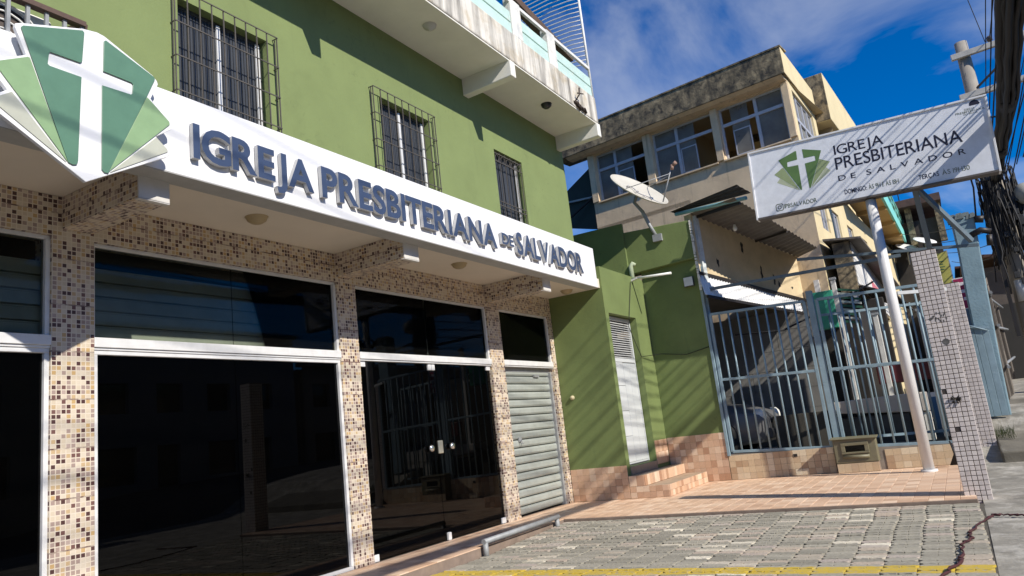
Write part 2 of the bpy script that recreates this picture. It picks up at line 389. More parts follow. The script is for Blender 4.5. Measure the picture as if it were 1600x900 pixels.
# upper storey wall
WINS = [(3.60, 4.55, 4.0, 5.11), (6.17, 7.10, 4.0, 5.115), (8.645, 9.44, 4.0, 5.197), (.55, 1.5, 4.0, 5.11)]
PU = lambda u, v: (u, -.62, v)
mb = MB(); holed(mb, -6, 10.96, 3.5, 6.03, WINS, PU)
for h in WINS: reveal(mb, h, PU, (0, .14, 0))
mb.add([(10.96, -.62, 3.5), (10.96, 8, 3.5), (10.96, 8, 6.45), (10.96, -.62, 6.45)], [(0, 1, 2, 3)]); mb.add([(10.96, .95, 6.45), (10.96, 8, 6.45), (10.96, 8, 9.4), (10.96, .95, 9.4)], [(0, 1, 2, 3)])
mb.add([(-6, -.62, 3.5), (-6, 8, 3.5), (-6, 8, 9.4), (-6, -.62, 9.4)], [(0, 1, 2, 3)])
mb.add([(-6, .95, 6.4), (10.95, .95, 6.4), (10.95, .95, 9.4), (-6, .95, 9.4)], [(0, 1, 2, 3)])
mb.add([(-6, .95, 9.4), (10.96, .95, 9.4), (10.96, 8, 9.4), (-6, 8, 9.4)], [(0, 1, 2, 3)]); mb.add([(-6, -.62, 6.45), (10.96, -.62, 6.45), (10.96, 1, 6.45), (-6, 1, 6.45)], [(0, 1, 2, 3)])
mb.add([(-6, 8, -.1), (10.96, 8, -.1), (10.96, 8, 9.4), (-6, 8, 9.4)], [(0, 1, 2, 3)])
mb.build('upper_wall', GREEN, church)
# rooms behind
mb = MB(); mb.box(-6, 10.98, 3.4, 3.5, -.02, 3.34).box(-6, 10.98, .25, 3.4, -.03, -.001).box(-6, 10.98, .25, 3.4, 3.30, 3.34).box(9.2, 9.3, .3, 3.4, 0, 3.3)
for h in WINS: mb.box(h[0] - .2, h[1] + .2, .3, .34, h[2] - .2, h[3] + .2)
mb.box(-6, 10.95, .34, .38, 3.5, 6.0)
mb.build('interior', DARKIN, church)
# windows of the upper storey
BLIND = mat('charcoal louvre', (.045, .05, .06), .5, .12, 4, 0)
def window(h, mull, white_right, ribs):
    f = .035; x0, x1, z0, z1 = h
    mb = MB().box(x0, x1, -.53, -.49, z1 - f, z1).box(x0, x1, -.53, -.49, z0, z0 + f).box(x0, x0 + f, -.53, -.49, z0 + f, z1 - f).box(x1 - f, x1, -.53, -.49, z0 + f, z1 - f)
    wnd = mb.build('window', mat('dark window frame', (.06, .06, .06), .5, .1, 5, 0), church)
    mb = MB().box(white_right - .02, white_right + .02, -.55, -.532, z0 + f, z1 - f)
    if mull: mb.box(mull - .018, mull + .018, -.55, -.532, z0 + f, z1 - f)
    mb.build('mullion', ALU, wnd)
    MB().box(x0 + f, x1 - f, -.508, -.503, z0 + f, z1 - f).build('pane', GLASSW, wnd)
    mb = MB(); n = int((x1 - x0 - .07) / ribs)
    for i in range(n):
        xa = x0 + .04 + i * ribs; mb.box(xa, xa + ribs * .72, -.522, -.511, z0 + f, z1 - f)
    mb.build('louvre', BLIND, wnd)
    return wnd
w1 = window(WINS[0], 4.06, 4.50, .030); w2 = window(WINS[1], 6.60, 7.05, .030); w3 = window(WINS[2], None, 9.36, .11); w4 = window(WINS[3], 1.02, 1.46, .03)
def cage(wnd, x0, x1, z0, z1, y, nb, rails):
    e = .0048
    me = MB().box(-e, e, -e, e, z0, z1).mesh('grille_bar', WBAR)
    for i in range(nb):
        inst('grille_bar', me, wnd, T(x0 + (x1 - x0) * i / (nb - 1), y, 0))
    for z in rails:
        mb = MB().bar((x0 - .004, y - .009, z), (x1 + .004, y - .009, z), .007, .010)
        for x in (x0, x1): mb.bar((x, y - .004, z), (x, -.62, z), .008, .008)
        mb.build('grille_rail', WBAR, wnd)
    for x in (x0, x1): MB().bar((x, y + .03, rails[0]), (x, y + .03, z0), .008, .008).build('side_bar', WBAR, wnd)
def rl(z0, z1, n): return [z1 - (z1 - z0) * i / n for i in range(n + 1)]
cage(w1, 3.53, 4.625, 3.9, 5.145, -.68, 10, rl(3.9, 5.145, 4))
cage(w2, 6.0, 7.15, 3.9, 5.165, -.68, 10, rl(3.9, 5.165, 4))
cage(w4, .45, 1.6, 3.9, 5.085, -.77, 10, rl(3.9, 5.085, 4))
e = .0045; me = MB().box(-e, e, -e, e, 3.95, 5.19).mesh('grille_bar', WBAR)
for i in range(6): inst('grille_bar', me, w3, T(8.665 + .755 * i / 5, -.60, 0))
for z in (5.15, 5.03, 4.42, 4.36): MB().bar((8.65, -.607, z), (9.435, -.607, z), .01, .012).build('grille_rail', WBAR, w3)
for i in range(5):
    c = 8.74 + .755 * i / 5
    MB().tube([(c + .045 * math.cos(a), -.604, 5.09 + .045 * math.sin(a)) for a in [k * math.pi / 5 for k in range(11)]], .004, 5).build('grille_ring', WBAR, w3)

# balcony: slab, brackets, soffit fittings, parapet panels, wire cage
slab = MB().box(-6, 10.86, -1.40, -.60, 6.04, 6.50).build('balcony_slab', SLABE, church, .02)
MB().box(-5.9, 10.84, -1.385, -.615, 6.022, 6.041).build('balcony_soffit', WHITEP, church)
for x0, x1 in ((4.87, 5.01), (7.985, 8.115), (10.76, 10.89), (1.75, 1.89)):
    mb = MB(); a = [(x0, -.615, 5.78), (x0, -.615, 6.03), (x0, -1.405, 6.03), (x0, -1.405, 5.80)]
    mb.prism(a, (x1 - x0, 0, 0)); mb.build('bracket', WHITEP, church, .012)
mb = MB(); rr = random.Random(5)      # broken corner with bare reinforcement
for k in range(7):
    x = 9.98 + .05 * k; z = 6.06 + .04 * rr.random(); mb.tube([(x - .05, -1.402, z + .02), (x, -1.425, z + .03 * rr.random()), (x + .07, -1.41, z - .02)], .016 * (.6 + rr.random()), 5)
mb.tube([(9.97, -1.41, 6.12), (10.0, -1.48, 6.22), (9.99, -1.50, 6.33)], .012, 5).tube([(9.98, -1.46, 6.25), (10.12, -1.50, 6.27)], .01, 5)
mb.build('broken_edge', mat('rusted break', (.05, .035, .028), .9, .4, 14, .6), slab)
MINT = mat('flaking mint paint', (.50, .66, .60), .7, .1, 3, .3, 30, stain=((.72, .70, .62), .32, 5), streak=((.25, .24, .2), .22))
PEEL = mat('peeling white post', (.72, .70, .64), .8, .1, 3, .4, 25, stain=((.36, .39, .42), .45, 4.5))
posts = [(-.2, .12), (1.9, 2.2), (4.0, 4.32), (6.1, 6.42), (8.22, 8.50), (9.30, 9.56)]
for a, b in posts: bx('parapet_post', PEEL, church, a, b, -1.39, -1.27, 6.502, 7.08, bevel=.012)
edges = [p for q in posts for p in q][1:] + [10.82]
for a, b in zip(edges[::2], edges[1::2]):
    for z0, z1 in ((6.505, 6.68), (6.70, 6.86)): bx('parapet_board', MINT, church, a + .004, b - .004, -1.37, -1.33, z0, z1, bevel=.006)
mb = MB().bar((-6, -1.36, 7.04), (10.84, -1.36, 7.04), .04, .05).tube([(10.83, -1.37, 6.5), (10.83, -1.37, 8.75)], .022, 8).bar((-6, -1.3, 8.75), (10.84, -1.3, 8.75), .04, .04)
mb.build('balcony_rail', mat('chalky white tube', (.72, .71, .68), .6, .1, 8, .1, 60, stain=((.4, .25, .15), .15, 9)), church)
me = MB().tube([(0, -1.37, 0), (0, -1.15, .035), (0, -.8, .05), (0, -.4, .03), (0, .9, .0)], .0085, 5).mesh('cage_rod', flat('white rod', (.78, .77, .74), .5))
for i in range(21): inst('cage_rod', me, church, T(10.82, 0, 7.12 + i * .082))
mb = MB().bar((5.5, -.9, 8.2), (10.7, -1.1, 7.25), .16, .12).bar((9.0, .4, 7.2), (9.0, .4, 9.3), .25, .25).bar((5, .3, 8.6), (10.7, .3, 8.4), .3, .2)
mb.build('balcony_beam', mat('brown timber', (.10, .06, .04), .8, .2, 5, .3), church)

# shop front: frames, panes, doors, rolling shutter
def rect_frame(mb, x0, x1, z0, z1, t, y0, y1):
    mb.box(x0, x1, y0, y1, z1 - t, z1).box(x0, x1, y0, y1, z0, z0 + t).box(x0, x0 + t, y0, y1, z0 + t, z1 - t).box(x1 - t, x1, y0, y1, z0 + t, z1 - t)
BAYS = [(.02, 2.925), (3.246, 5.934), (6.2265, 8.967), (9.316, 10.862)]
for i, (a, b) in enumerate(BAYS):
    mb = MB().box(a, b, -.004, .10, 2.185, 2.262).box(a, b, .01, .085, 2.165, 2.1845)
    mb.box(a, b, .03, .09, 3.0, 3.03).box(a, a + .022, .03, .09, 2.262, 3.0).box(b - .035, b, .02, .09, 2.262, 3.0)
    if i < 2: rect_frame(mb, a + .001, b - .001, -.003, 2.165, .035, .02, .08)
    mb.build('shopfront_frame', ALU, church, .004)
    t_ = (4.586 if i == 1 else 7.565 if i == 2 else (a + b) / 2 if i == 0 else None)
    cuts = [a + .03, t_ - .003, t_ + .003, b - .03] if t_ else [a + .03, b - .03]
    for p, q in zip(cuts[::2], cuts[1::2]): bx('transom_pane', GLASST, church, p, q, .055, .063, 2.263, 2.999)
    if i < 3:
        # rolled-up shutter curtain behind the transom glass
        mb = MB(); n = 5 if i < 2 else 2
        for s_ in range(n):
            z = 2.27 + s_ * .118; mb.hexa([(a, .105, z), (b, .105, z), (b, .17, z), (a, .17, z)], [(a, .118, z + .094), (b, .118, z + .094), (b, .19, z + .094), (a, .19, z + .094)]); mb.box(a, b, .125, .14, z + .098, z + .108)
        mb.build('rolled_shutter', SHUT2, church)
    if i in (0, 1):
        for p, q in zip(cuts[::2], cuts[1::2]): bx('glass_pane', GLASS, church, p, q, .052, .062, .034, 2.13)
    if i == 2:
        for (p, q, hx) in ((a + .012, 7.566, 7.40), (7.574, b - .012, 7.83)):
            d = bx('glass_door', GLASS, church, p, q, .050, .060, .012, 2.158)
            mb = MB().lathe((hx, .048, 1.115), [(.0, -.055), (.035, -.055), (.045, -.03), (.03, -.01), (.02, 0)], 14, ax=(0, 1, 0)); mb.build('door_knob', flat('polished steel', (.75, .74, .70), .15, .9), d)
            e1, e2 = (p, p + .10) if hx < 7.5 else (q - .10, q)
            for q in ((e1, e2, .03, .075, 2.10, 2.164), (e1, e2, .03, .075, .0, .075), (7.575 if hx > 7.5 else 7.50, 7.64 if hx > 7.5 else 7.565, .03, .075, 2.08, 2.164)): bx('patch_fitting', ALU, d, *q, bevel=.006)
        MB().box(7.575, 7.665, .028, .078, 1.04, 1.20).build('door_lock', flat('brushed lock', (.70, .67, .55), .3, .7), church, .01)
        MB().box(7.60, 7.66, .02, .06, -.003, .09).build('floor_bolt', ALU, church, .008)
# shutter door of the last bay
a, b = BAYS[3]
sh = MB().box(a, b, .09, .15, 2.10, 2.163).build('rolling_shutter', STEEL, church); bx('guide_rail', STEEL, sh, a, a + .05, .10, .16, 0, 2.10); bx('guide_rail', STEEL, sh, b - .05, b, .06, .16, 0, 2.10)
sm = MB(); zp = [(.040, -.004), (.002, .007), (-.010, .028), (-.010, .080), (.0, .104), (.040, .111)]
vs_ = [(x, .105 + d, z) for x in (a + .05, b - .05) for d, z in zp]; n = len(zp)
sm.add(vs_, [(i, i + 1, n + i + 1, n + i) for i in range(n - 1)])
slat_me = sm.mesh('slat', SHUT)
for i in range(18): inst('slat', slat_me, sh, T(0, rng.uniform(-.002, .002), .02 + i * .119))
bx('shutter_lock', STEEL, sh, 10.30, 10.46, .07, .10, 2.02, 2.06); MB().box(9.62, 9.70, .08, .10, 1.05, 1.12).tube([(9.64, .07, 1.08), (9.64, .05, 1.02), (9.68, .05, 1.02), (9.68, .07, 1.08)], .008, 6).build('shutter_lock', STEEL, sh)

# low pipe rail in front
rail = thing('parking_rail', (7.9, -.86, -.1), 'low grey steel pipe rail on the paving in front of the glass doors', 'rail')
MB().tube([(7.03, -.86, .055), (8.79, -.87, .065)], .030, 12).build('rail_bar', STEEL, rail)
for x, z in ((7.06, .07), (8.76, .08)): MB().tube([(x, -.86, -.115), (x, -.86, z - .03)], .031, 12).tube([(x, -.86, -.115), (x, -.86, -.103)], .05, 12).build('rail_post', STEEL, rail)

# fascia sign with raised letters
fas = thing('fascia_sign', (6, -1.05, 3.25), 'long white fascia sign with raised blue letters above the shop front', 'sign')
MB().box(-2.5, 10.463, -1.15, -1.005, 3.256, 3.882).build('panel', ACM, fas, .004)
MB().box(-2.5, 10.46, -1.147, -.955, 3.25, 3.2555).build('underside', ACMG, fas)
dg_ = bpy.context.evaluated_depsgraph_get
def glyph(ch, off=0.0, depth=0.0):
    c = bpy.data.curves.new('t', 'FONT'); c.body = ch; c.size = 1.0; c.offset = off; c.extrude = depth; c.resolution_u = 4
    o = bpy.data.objects.new('t', c); COL.objects.link(o); bpy.context.view_layer.update()
    me = bpy.data.meshes.new_from_object(o.evaluated_get(dg_())); bpy.data.objects.remove(o); bpy.data.curves.remove(c)
    return me
G = {}
def gdata(ch, off):
    if (ch, off) not in G:
        me = glyph(ch, off); G[(ch, off)] = ([tuple(v.co) for v in me.vertices], [list(p.vertices) for p in me.polygons]); bpy.data.meshes.remove(me)
    return G[(ch, off)]
def word(text, u0, u1, v0, v1, off, gap, emit, space=.28):
    """lay out text between u0..u1, cap height v0..v1; emit(char, verts2d, faces) per glyph"""
    cap = max(v[1] for v in gdata('H', off)[0]); base = min(v[1] for v in gdata('H', off)[0]); x = 0; lay = []
    for ch in text:
        if ch == ' ': x += space; continue
        vs, fs = gdata(ch, off); a = min(v[0] for v in vs); b = max(v[0] for v in vs)
        lay.append((ch, x - a)); x += b - a + gap
    tot = x - gap; kx = (u1 - u0) / tot; kz = (v1 - v0) / (cap - base)
    for ch, dx in lay:
        vs, fs = gdata(ch, off); emit(ch, [(u0 + (v[0] + dx) * kx, v0 + (v[1] - base) * kz) for v in vs], fs)
LET = flat('blue letter face', (.06, .085, .15), .32, .2); LETS = flat('silver letter return', (.46, .46, .46), .45, .2)
def solid(vs2, fs, P, d):
    """extrude a flat glyph: P(u,v)->front point, d = vector from front to back"""
    mb = MB(); F = [Vector(P(*v)) for v in vs2]; d = Vector(d); n = len(F)
    mb.add(F + [p + d for p in F], fs, 0)
    cnt = {}
    for f in fs:
        for i in range(len(f)):
            a, b = f[i], f[(i + 1) % len(f)]; cnt.setdefault((min(a, b), max(a, b)), []).append((a, b))
    for e, l in cnt.items():
        if len(l) == 1: a, b = l[0]; mb.f.append([a, b, b + n, a + n]); mb.mi.append(1); mb.sm.append(False)
    return mb
def fascia_letter(ch, vs2, fs):
    solid(vs2, fs, lambda u, v: (u, -1.198, v), (0, .038, 0)).build('letter_' + ch.lower(), [LET, LETS], fas)
for t_, a, b, z0, z1 in (('IGREJA', 3.285, 4.476, 3.395, 3.668), ('PRESBITERIANA', 4.572, 7.475, 3.385, 3.675), ('DE', 7.60, 7.885, 3.47, 3.615), ('SALVADOR', 7.955, 9.905, 3.395, 3.690)):
    word(t_, a, b, z0, z1, .026, .035, fascia_letter)

# emblem: folded leaves with a cross
emb = thing('emblem_sign', (2.5, -1.2, 3.0), 'green leaf shaped emblem with a white cross at the end of the fascia', 'sign')
EG1 = flat('emblem dark green', (.105, .215, .145), .35); EG2 = flat('emblem light green', (.25, .38, .20), .35); EG3 = flat('emblem pale green', (.47, .48, .40), .35)
out = [(2.477, 2.994), (3.04, 3.315), (3.06, 3.335), (3.058, 3.36), (2.96, 3.445), (3.078, 3.535), (3.078, 3.565), (2.925, 3.715), (2.983, 3.845), (2.975, 3.868), (2.945, 3.898), (2.60, 4.05), (2.55, 4.057), (2.46, 4.042), (2.085, 3.912), (2.055, 3.895), (2.055, 3.87), (2.12, 3.715), (1.915, 3.60), (1.915, 3.57), (2.02, 3.45), (1.905, 3.36), (1.905, 3.335)]
MB().prism([(x, -1.242, z) for x, z in out], (0, .03, 0)).build('backing', ACM, emb, .004)
MB().prism([(2.477 + (x - 2.477) * .86, -1.212, 3.5 + (z - 3.5) * .86) for x, z in out], (0, .06, 0)).build('spacer', ACMG, emb)
def panel(pts, m, y): MB().prism([(x, y, z) for x, z in pts], (0, .006, 0)).build('leaf_panel', m, emb, .0015)
panel([(2.364, 3.092), (2.391, 3.083), (2.415, 3.09), (2.424, 3.115), (2.444, 3.69), (2.25, 3.692), (2.238, 3.70), (2.245, 3.775), (2.252, 3.785), (2.437, 3.787), (2.448, 3.80), (2.462, 4.01), (2.45, 4.022), (2.095, 3.895), (2.083, 3.88)], EG1, -1.2525)
panel([(2.615, 3.085), (2.59, 3.083), (2.572, 3.10), (2.577, 3.684), (2.775, 3.690), (2.785, 3.70), (2.790, 3.768), (2.78, 3.779), (2.585, 3.787), (2.590, 4.005), (2.604, 4.018), (2.945, 3.885), (2.954, 3.87), (2.89, 3.715)], EG1, -1.2525)
panel([(2.62, 3.098), (2.892, 3.712), (2.90, 3.71), (3.058, 3.585), (3.062, 3.565)], EG2, -1.2505)
panel([(2.362, 3.094), (2.137, 3.700), (2.125, 3.702), (1.955, 3.605), (1.95, 3.585)], EG2, -1.2505)
panel([(2.628, 3.094), (2.958, 3.437), (3.040, 3.372), (3.042, 3.353)], EG3, -1.2485)
panel([(2.355, 3.090), (2.042, 3.445), (1.945, 3.372), (1.942, 3.352)], EG3, -1.2485)

# air conditioner in its cage above the fascia
ac = thing('air_conditioner', (2.0, -.85, 3.5), 'white air conditioner unit caged above the fascia emblem', 'air conditioner')
bx('body', WHITEP, ac, 1.66, 2.44, -.92, -.66, 3.62, 4.22, bevel=.03)
MB().lathe((2.13, -.925, 3.95), [(.0, -.004), (.23, -.004)], 28, ax=(0, 1, 0)).build('fan_opening', BLACK, ac)
mb = MB()
for r_ in (.245, .19, .13, .07): mb.tube([(2.13 + r_ * math.cos(q * .2244), -.94, 3.95 + r_ * math.sin(q * .2244)) for q in range(29)], .007, 5)
mb.build('fan_guard', flat('white wire', (.7, .7, .68), .5), ac)
MB().prism([(2.13 + .2 * math.cos(q * 2.09 + s_ * .9), -.931 - .0, 3.95 + .2 * math.sin(q * 2.09 + s_ * .9)) for q in range(3) for s_ in (0, .5, .9)], (0, .006, 0)).build('fan_blade', flat('dark fan', (.08, .06, .05), .6), ac)
cg = thing('security_cage', (2.0, -.95, 3.5), 'iron bar cage with brown top rail around the air conditioner', 'cage')
MB().bar((.9, -1.0, 4.225), (2.60, -1.0, 4.225), .06, .035).bar((2.60, -1.0, 4.225), (2.60, -.62, 4.30), .05, .035).build('top_rail', mat('brown painted iron', (.10, .06, .045), .7, .25, 7, .2), cg)
me = MB().box(-.011, .011, -.011, .011, 3.5, 4.21).mesh('cage_bar', STEEL)
for i in range(14): inst('cage_bar', me, cg, T(2.585 - i * .115, -1.0, 0))

# lamps under canopy and balcony
LAMP = flat('yellowed lamp glass', (.42, .33, .19), .4)
for i, (x, y, l) in enumerate(((4.44, -.50, 'oval ceiling lamp under the canopy nearest the emblem'), (7.57, -.55, 'oval ceiling lamp under the canopy in front of the double glass door'), (10.62, -.53, 'oval ceiling lamp under the canopy next to the annex wall'))):
    tag(MB().lathe((x, y, 3.349), [(.0, -.062), (.05, -.058), (.085, -.035), (.095, -.01), (.105, 0)], 18).build('ceiling_lamp', LAMP), l, 'lamp', 'canopy ceiling lamps')
tag(MB().lathe((6.62, -1.11, 6.022), [(0, -.07), (.02, -.07), (.03, -.05), (.075, -.03), (.085, 0)], 16).build('ceiling_lamp', flat('off white fitting', (.55, .53, .48), .5)), 'small white round fitting under the balcony soffit', 'lamp')
tag(MB().lathe((9.53, -1.12, 6.022), [(0, -.075), (.04, -.068), (.075, -.04), (.085, 0)], 16).build('ceiling_lamp', flat('black dome', (.03, .03, .03), .3)), 'small dark dome fitting under the balcony soffit', 'lamp')

# ================================================================ GREEN ANNEX
annex = thing('green_annex', (12, -.5, 0), 'low green annex with narrow white door and tiled wainscot', 'house')
HA = (11.135, 12.33, .47, 2.945)
PA = lambda u, v: (u, -.985, v)
mb = MB(); holed(mb, 11.0, 12.965, 0, 3.71, [HA], PA); reveal(mb, HA, PA, (0, .17, 0))
mb.add([(11.0, -.985, 0), (11.0, 2.5, 0), (11.0, 2.5, 3.71), (11.0, -.985, 3.71)], [(0, 1, 2, 3)])
mb.add([(11.0, -.985, 3.71), (12.965, -.985, 3.71), (12.965, 2.5, 3.71), (11.0, 2.5, 3.71)], [(0, 1, 2, 3)])
mb.add([(11.0, -.82, 0), (12.96, -.82, 0), (12.96, -.82, .47), (11.0, -.82, .47)], [(0, 1, 2, 3)])
mb.build('door_wall', GREEN2, annex)
mb = MB().hexa([(12.965, -2.03, 0), (13.2, -2.03, 0), (13.2, -.98, 0), (12.965, -.98, 0)], [(12.965, -2.03, 3.89), (13.2, -2.03, 3.89), (13.2, -.98, 3.89), (12.965, -.98, 3.89)])
mb.build('side_wall', GREEN2, annex, .01)
mb = MB().hexa([(12.86, -2.06, 3.891), (13.25, -2.06, 3.891), (13.25, 3.0, 3.891), (12.86, 3.0, 3.70)], [(12.86, -2.06, 4.60), (13.25, -2.06, 4.60), (13.25, 3.0, 4.86), (12.86, 3.0, 4.86)])
mb.build('parapet', GREEN2, annex, .015)
mb = MB().hexa([(12.80, -.80, 3.712), (12.86, -.80, 3.712), (12.86, 3.0, 3.712), (12.80, 3.0, 3.712)], [(12.80, -.80, 4.83), (12.86, -.80, 4.83), (12.86, 3.0, 4.88), (12.80, 3.0, 4.88)]); mb.build('parapet_return', GREEN2, annex)
# broken white edge of the wall end
mb = MB(); rr = random.Random(11)
for k in range(26):
    z = 3.3 + k * .05; mb.box(12.84, 12.875, -2.085 - rr.random() * .02, -2.055, z, z + .03 + rr.random() * .03)
mb.build('chipped_edge', mat('chipped plaster', (.68, .66, .6), .9, .2, 9, .5), annex)
# narrow door, upper louvre and panels
DOORW = mat('white door paint', (.53, .555, .56), .55, .06, 3, .05, 50, stain=((.42, .42, .40), .18, 5))
dr = MB().box(11.16, 11.205, -.87, -.82, .485, 2.93).box(12.275, 12.31, -.87, -.82, .485, 2.93).box(11.205, 12.275, -.87, -.82, 2.87, 2.93).box(11.205, 12.275, -.855, -.825, .49, 2.20).build('door', DOORW, annex, .004)
me = MB().hexa([(11.215, -.87, 0), (12.265, -.87, 0), (12.265, -.84, .028), (11.215, -.84, .028)], [(11.215, -.866, .006), (12.265, -.866, .006), (12.265, -.836, .034), (11.215, -.836, .034)]).mesh('louvre_slat', flat('grey louvre', (.42, .42, .41), .5))
for i in range(16): inst('louvre_slat', me, dr, T(0, 0, 2.23 + i * .039))
bx('louvre_rail', DOORW, dr, 11.205, 12.275, -.875, -.825, 2.16, 2.222)
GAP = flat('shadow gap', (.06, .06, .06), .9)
for i in range(4): bx('door_panel', DOORW, dr, 11.215, 11.72, -.866, -.8555, .52 + i * .415, .52 + i * .415 + .402, bevel=.004)
bx('door_panel', DOORW, dr, 11.732, 11.985, -.866, -.8555, .52, 2.14, bevel=.004); bx('door_panel', DOORW, dr, 11.995, 12.265, -.866, -.8555, .52, 2.14, bevel=.004)
MB().box(11.19, 12.29, -.86, -.80, .468, .4895).build('gap_shade', GAP, dr)  # dark strip colours in the shade of the gap under the door
mb = MB().tube([(12.80, -.86, 3.6), (12.80, -.86, 3.98), (12.81, -.90, 4.03), (12.84, -.92, 4.0)], .045, 10); mb.build('pipe', mat('painted pipe', (.42, .48, .33), .6, .1, 5, 0), annex)
# wainscot tiles
TW = pieces('terracotta wall tile', [(0, (.40, .23, .14)), (.3, (.62, .42, .29)), (.6, (.52, .33, .21)), (.82, (.70, .54, .40)), (1, (.38, .21, .13))], .5, .15, .1, dirt=((.25, .17, .12), .5, 3))
TW2 = pieces('ochre wall tile', [(0, (.50, .38, .25)), (.4, (.60, .47, .31)), (.7, (.40, .27, .165)), (1, (.70, .60, .44))], .5, .15, .1, dirt=((.20, .16, .12), .6, 3))
WT = .108
def wall_tiles(parent, P, R_, u0, u1, v0, v1, m, top=None, name='wall_tile'):
    """cover a wall rectangle with tile objects; R_ rotates a flat tile (facing +z) to the wall"""
    nu = max(1, round((u1 - u0) / WT)); nv = max(1, round((v1 - v0) / WT)); du = (u1 - u0) / nu; dv = (v1 - v0) / nv
    me = tile_mb(du / 2 - .0012, dv / 2 - .0012, .012, .002).mesh(name, m)
    for i in range(nu):
        for j in range(nv):
            u, v = u0 + (i + .5) * du, v0 + (j + .5) * dv
            inst(name, me, parent, Matrix.Translation(P(u, v)) @ R_)
RX = Matrix(((0, 0, -1, 0), (-1, 0, 0, 0), (0, 1, 0, 0), (0, 0, 0, 1)))     # facing -x
RY = Matrix(((1, 0, 0, 0), (0, 0, -1, 0), (0, 1, 0, 0), (0, 0, 0, 1)))      # facing -y
wall_tiles(annex, lambda u, v: (10.988, u, v), RX, -.985, -.005, .004, .505, TW)
wall_tiles(annex, lambda u, v: (12.953, u, v), RX, -2.03, -1.00, .004, .805, TW)
wall_tiles(annex, lambda u, v: (u, -.997, v), RY, 12.34, 12.94, .40, .80, TW)
steps = thing('entry_steps', (12, -1.4, 0), 'two terracotta tiled steps leading to the narrow white annex door', 'steps')
ST = mat('step mortar', (.40, .29, .2), .8, .15, 4, .2)
MB().box(11.002, 12.94, -1.62, -.99, .001, .176).box(11.003, 12.94, -1.24, -.99, .1765, .338).box(11.14, 12.32, -1.0, -.83, .338, .466).build('tread', ST, steps, .006)
wall_tiles(steps, lambda u, v: (10.9885, u, v), RX, -1.62, -.99, .002, .178, TW); wall_tiles(steps, lambda u, v: (10.9885, u, v), RX, -1.24, -.99, .18, .34, TW)
wall_tiles(steps, lambda u, v: (u, -1.632, v), RY, 11.0, 12.94, .002, .178, TW); wall_tiles(steps, lambda u, v: (u, -1.252, v), RY, 11.0, 12.94, .18, .34, TW)
# small fixtures on the annex
tag(MB().lathe((10.985, -.205, 1.65), [(0, -.035), (.022, -.03), (.035, -.01), (.038, .015)], 14, ax=(1, 0, 0)).build('doorbell', flat('ivory plastic', (.55, .48, .30), .4)), 'small ivory bell push on the green wall beside the shutter', 'doorbell')
fl_ = thing('tube_lamp', (12.4, -1.0, 3.65), 'thin white fluorescent tube lamp sticking out above the annex door', 'lamp')
MB().tube([(12.40, -.98, 3.665), (12.40, -1.73, 3.62)], .022, 10).build('tube', flat('white tube', (.8, .8, .75), .3), fl_)
MB().bar((12.40, -.975, 3.63), (12.40, -1.10, 3.66), .05, .03).build('holder', flat('white holder', (.6, .6, .56), .5), fl_)
fd = thing('flood_light', (12.9, -1.87, 3.5), 'square white flood light on the dark green wall near the blue gate', 'lamp')
MB().box(12.885, 12.955, -1.955, -1.775, 3.41, 3.585).build('housing', flat('dark grey housing', (.06, .06, .06), .5), fd, .01); MB().box(12.876, 12.886, -1.945, -1.785, 3.42, 3.575).build('lens', flat('white lens', (.62, .63, .62), .3), fd)
MB().bar((12.955, -1.87, 3.5), (12.97, -1.87, 3.5), .03, .03).build('mount', BLACK, fd)

# satellite dish on the annex parapet
dish = thing('satellite_dish', (12.86, -1.45, 4.4), 'tilted white satellite dish on a bent pipe above the green annex wall', 'satellite dish')
nrm = Vector((-.24, -.66, .71)).normalized(); a1 = Vector((0, -.73, -.68)); a1 = (a1 - nrm * a1.dot(nrm)).normalized(); a2 = nrm.cross(a1); cc = Vector((12.75, -1.27, 5.385))
mb = MB(); vs_ = [cc - nrm * .10]; rings = [(.15, -.094), (.32, -.075), (.48, -.038), (.585, -.004), (.60, .006), (.60, -.012), (.57, -.03)]
for r_, h_ in rings:
    for k in range(36):
        q = 2 * math.pi * k / 36; vs_.append(cc + a1 * (r_ * math.cos(q)) + a2 * (r_ * .93 * math.sin(q)) + nrm * h_)
fs_ = [(0, 1 + k, 1 + (k + 1) % 36) for k in range(36)] + [(1 + i * 36 + k, 1 + i * 36 + (k + 1) % 36, 1 + (i + 1) * 36 + (k + 1) % 36, 1 + (i + 1) * 36 + k) for i in range(len(rings) - 1) for k in range(36)]
mb.add(vs_, fs_, 0, True); mb.build('reflector', mat('dusty dish paint', (.54, .51, .44), .5, .08, 3, 0, stain=((.45, .42, .36), .2, 5)), dish)
swoosh = flat('faded grey print', (.36, .35, .36), .6)
for sx_, s0 in ((-.16, 0), (.05, 1), (.24, 0)):
    pts = [cc + a1 * (sx_ + .09 * math.cos(q)) + a2 * (.06 * math.sin(q) * (1 if s0 == 0 else -1)) - nrm * .080 + nrm * .02 for q in [k * .5 for k in range(9)]]
    MB().tube(pts, .012, 4).build('print_stroke', swoosh, dish)
lnb = Vector((12.75, -1.94, 5.63)); low = cc + a1 * .55 + nrm * .01
MB().tube([low, lnb], .013, 6).tube([cc + a2 * .5 - a1 * .1, lnb + (low - lnb) * .25], .008, 5).tube([cc - a2 * .5, lnb + (low - lnb) * .2], .008, 5).build('feed_arm', STEEL, dish)
MB().tube([lnb - Vector((0, .0, .06)), lnb + Vector((0, -.02, .03))], .032, 10).tube([lnb + Vector((0, -.03, .02)), lnb + Vector((0, -.10, .06))], .035, 10).build('feed_horn', mat('rusty horn', (.32, .20, .15), .7, .3, 14, .2), dish)
back = cc - nrm * .11
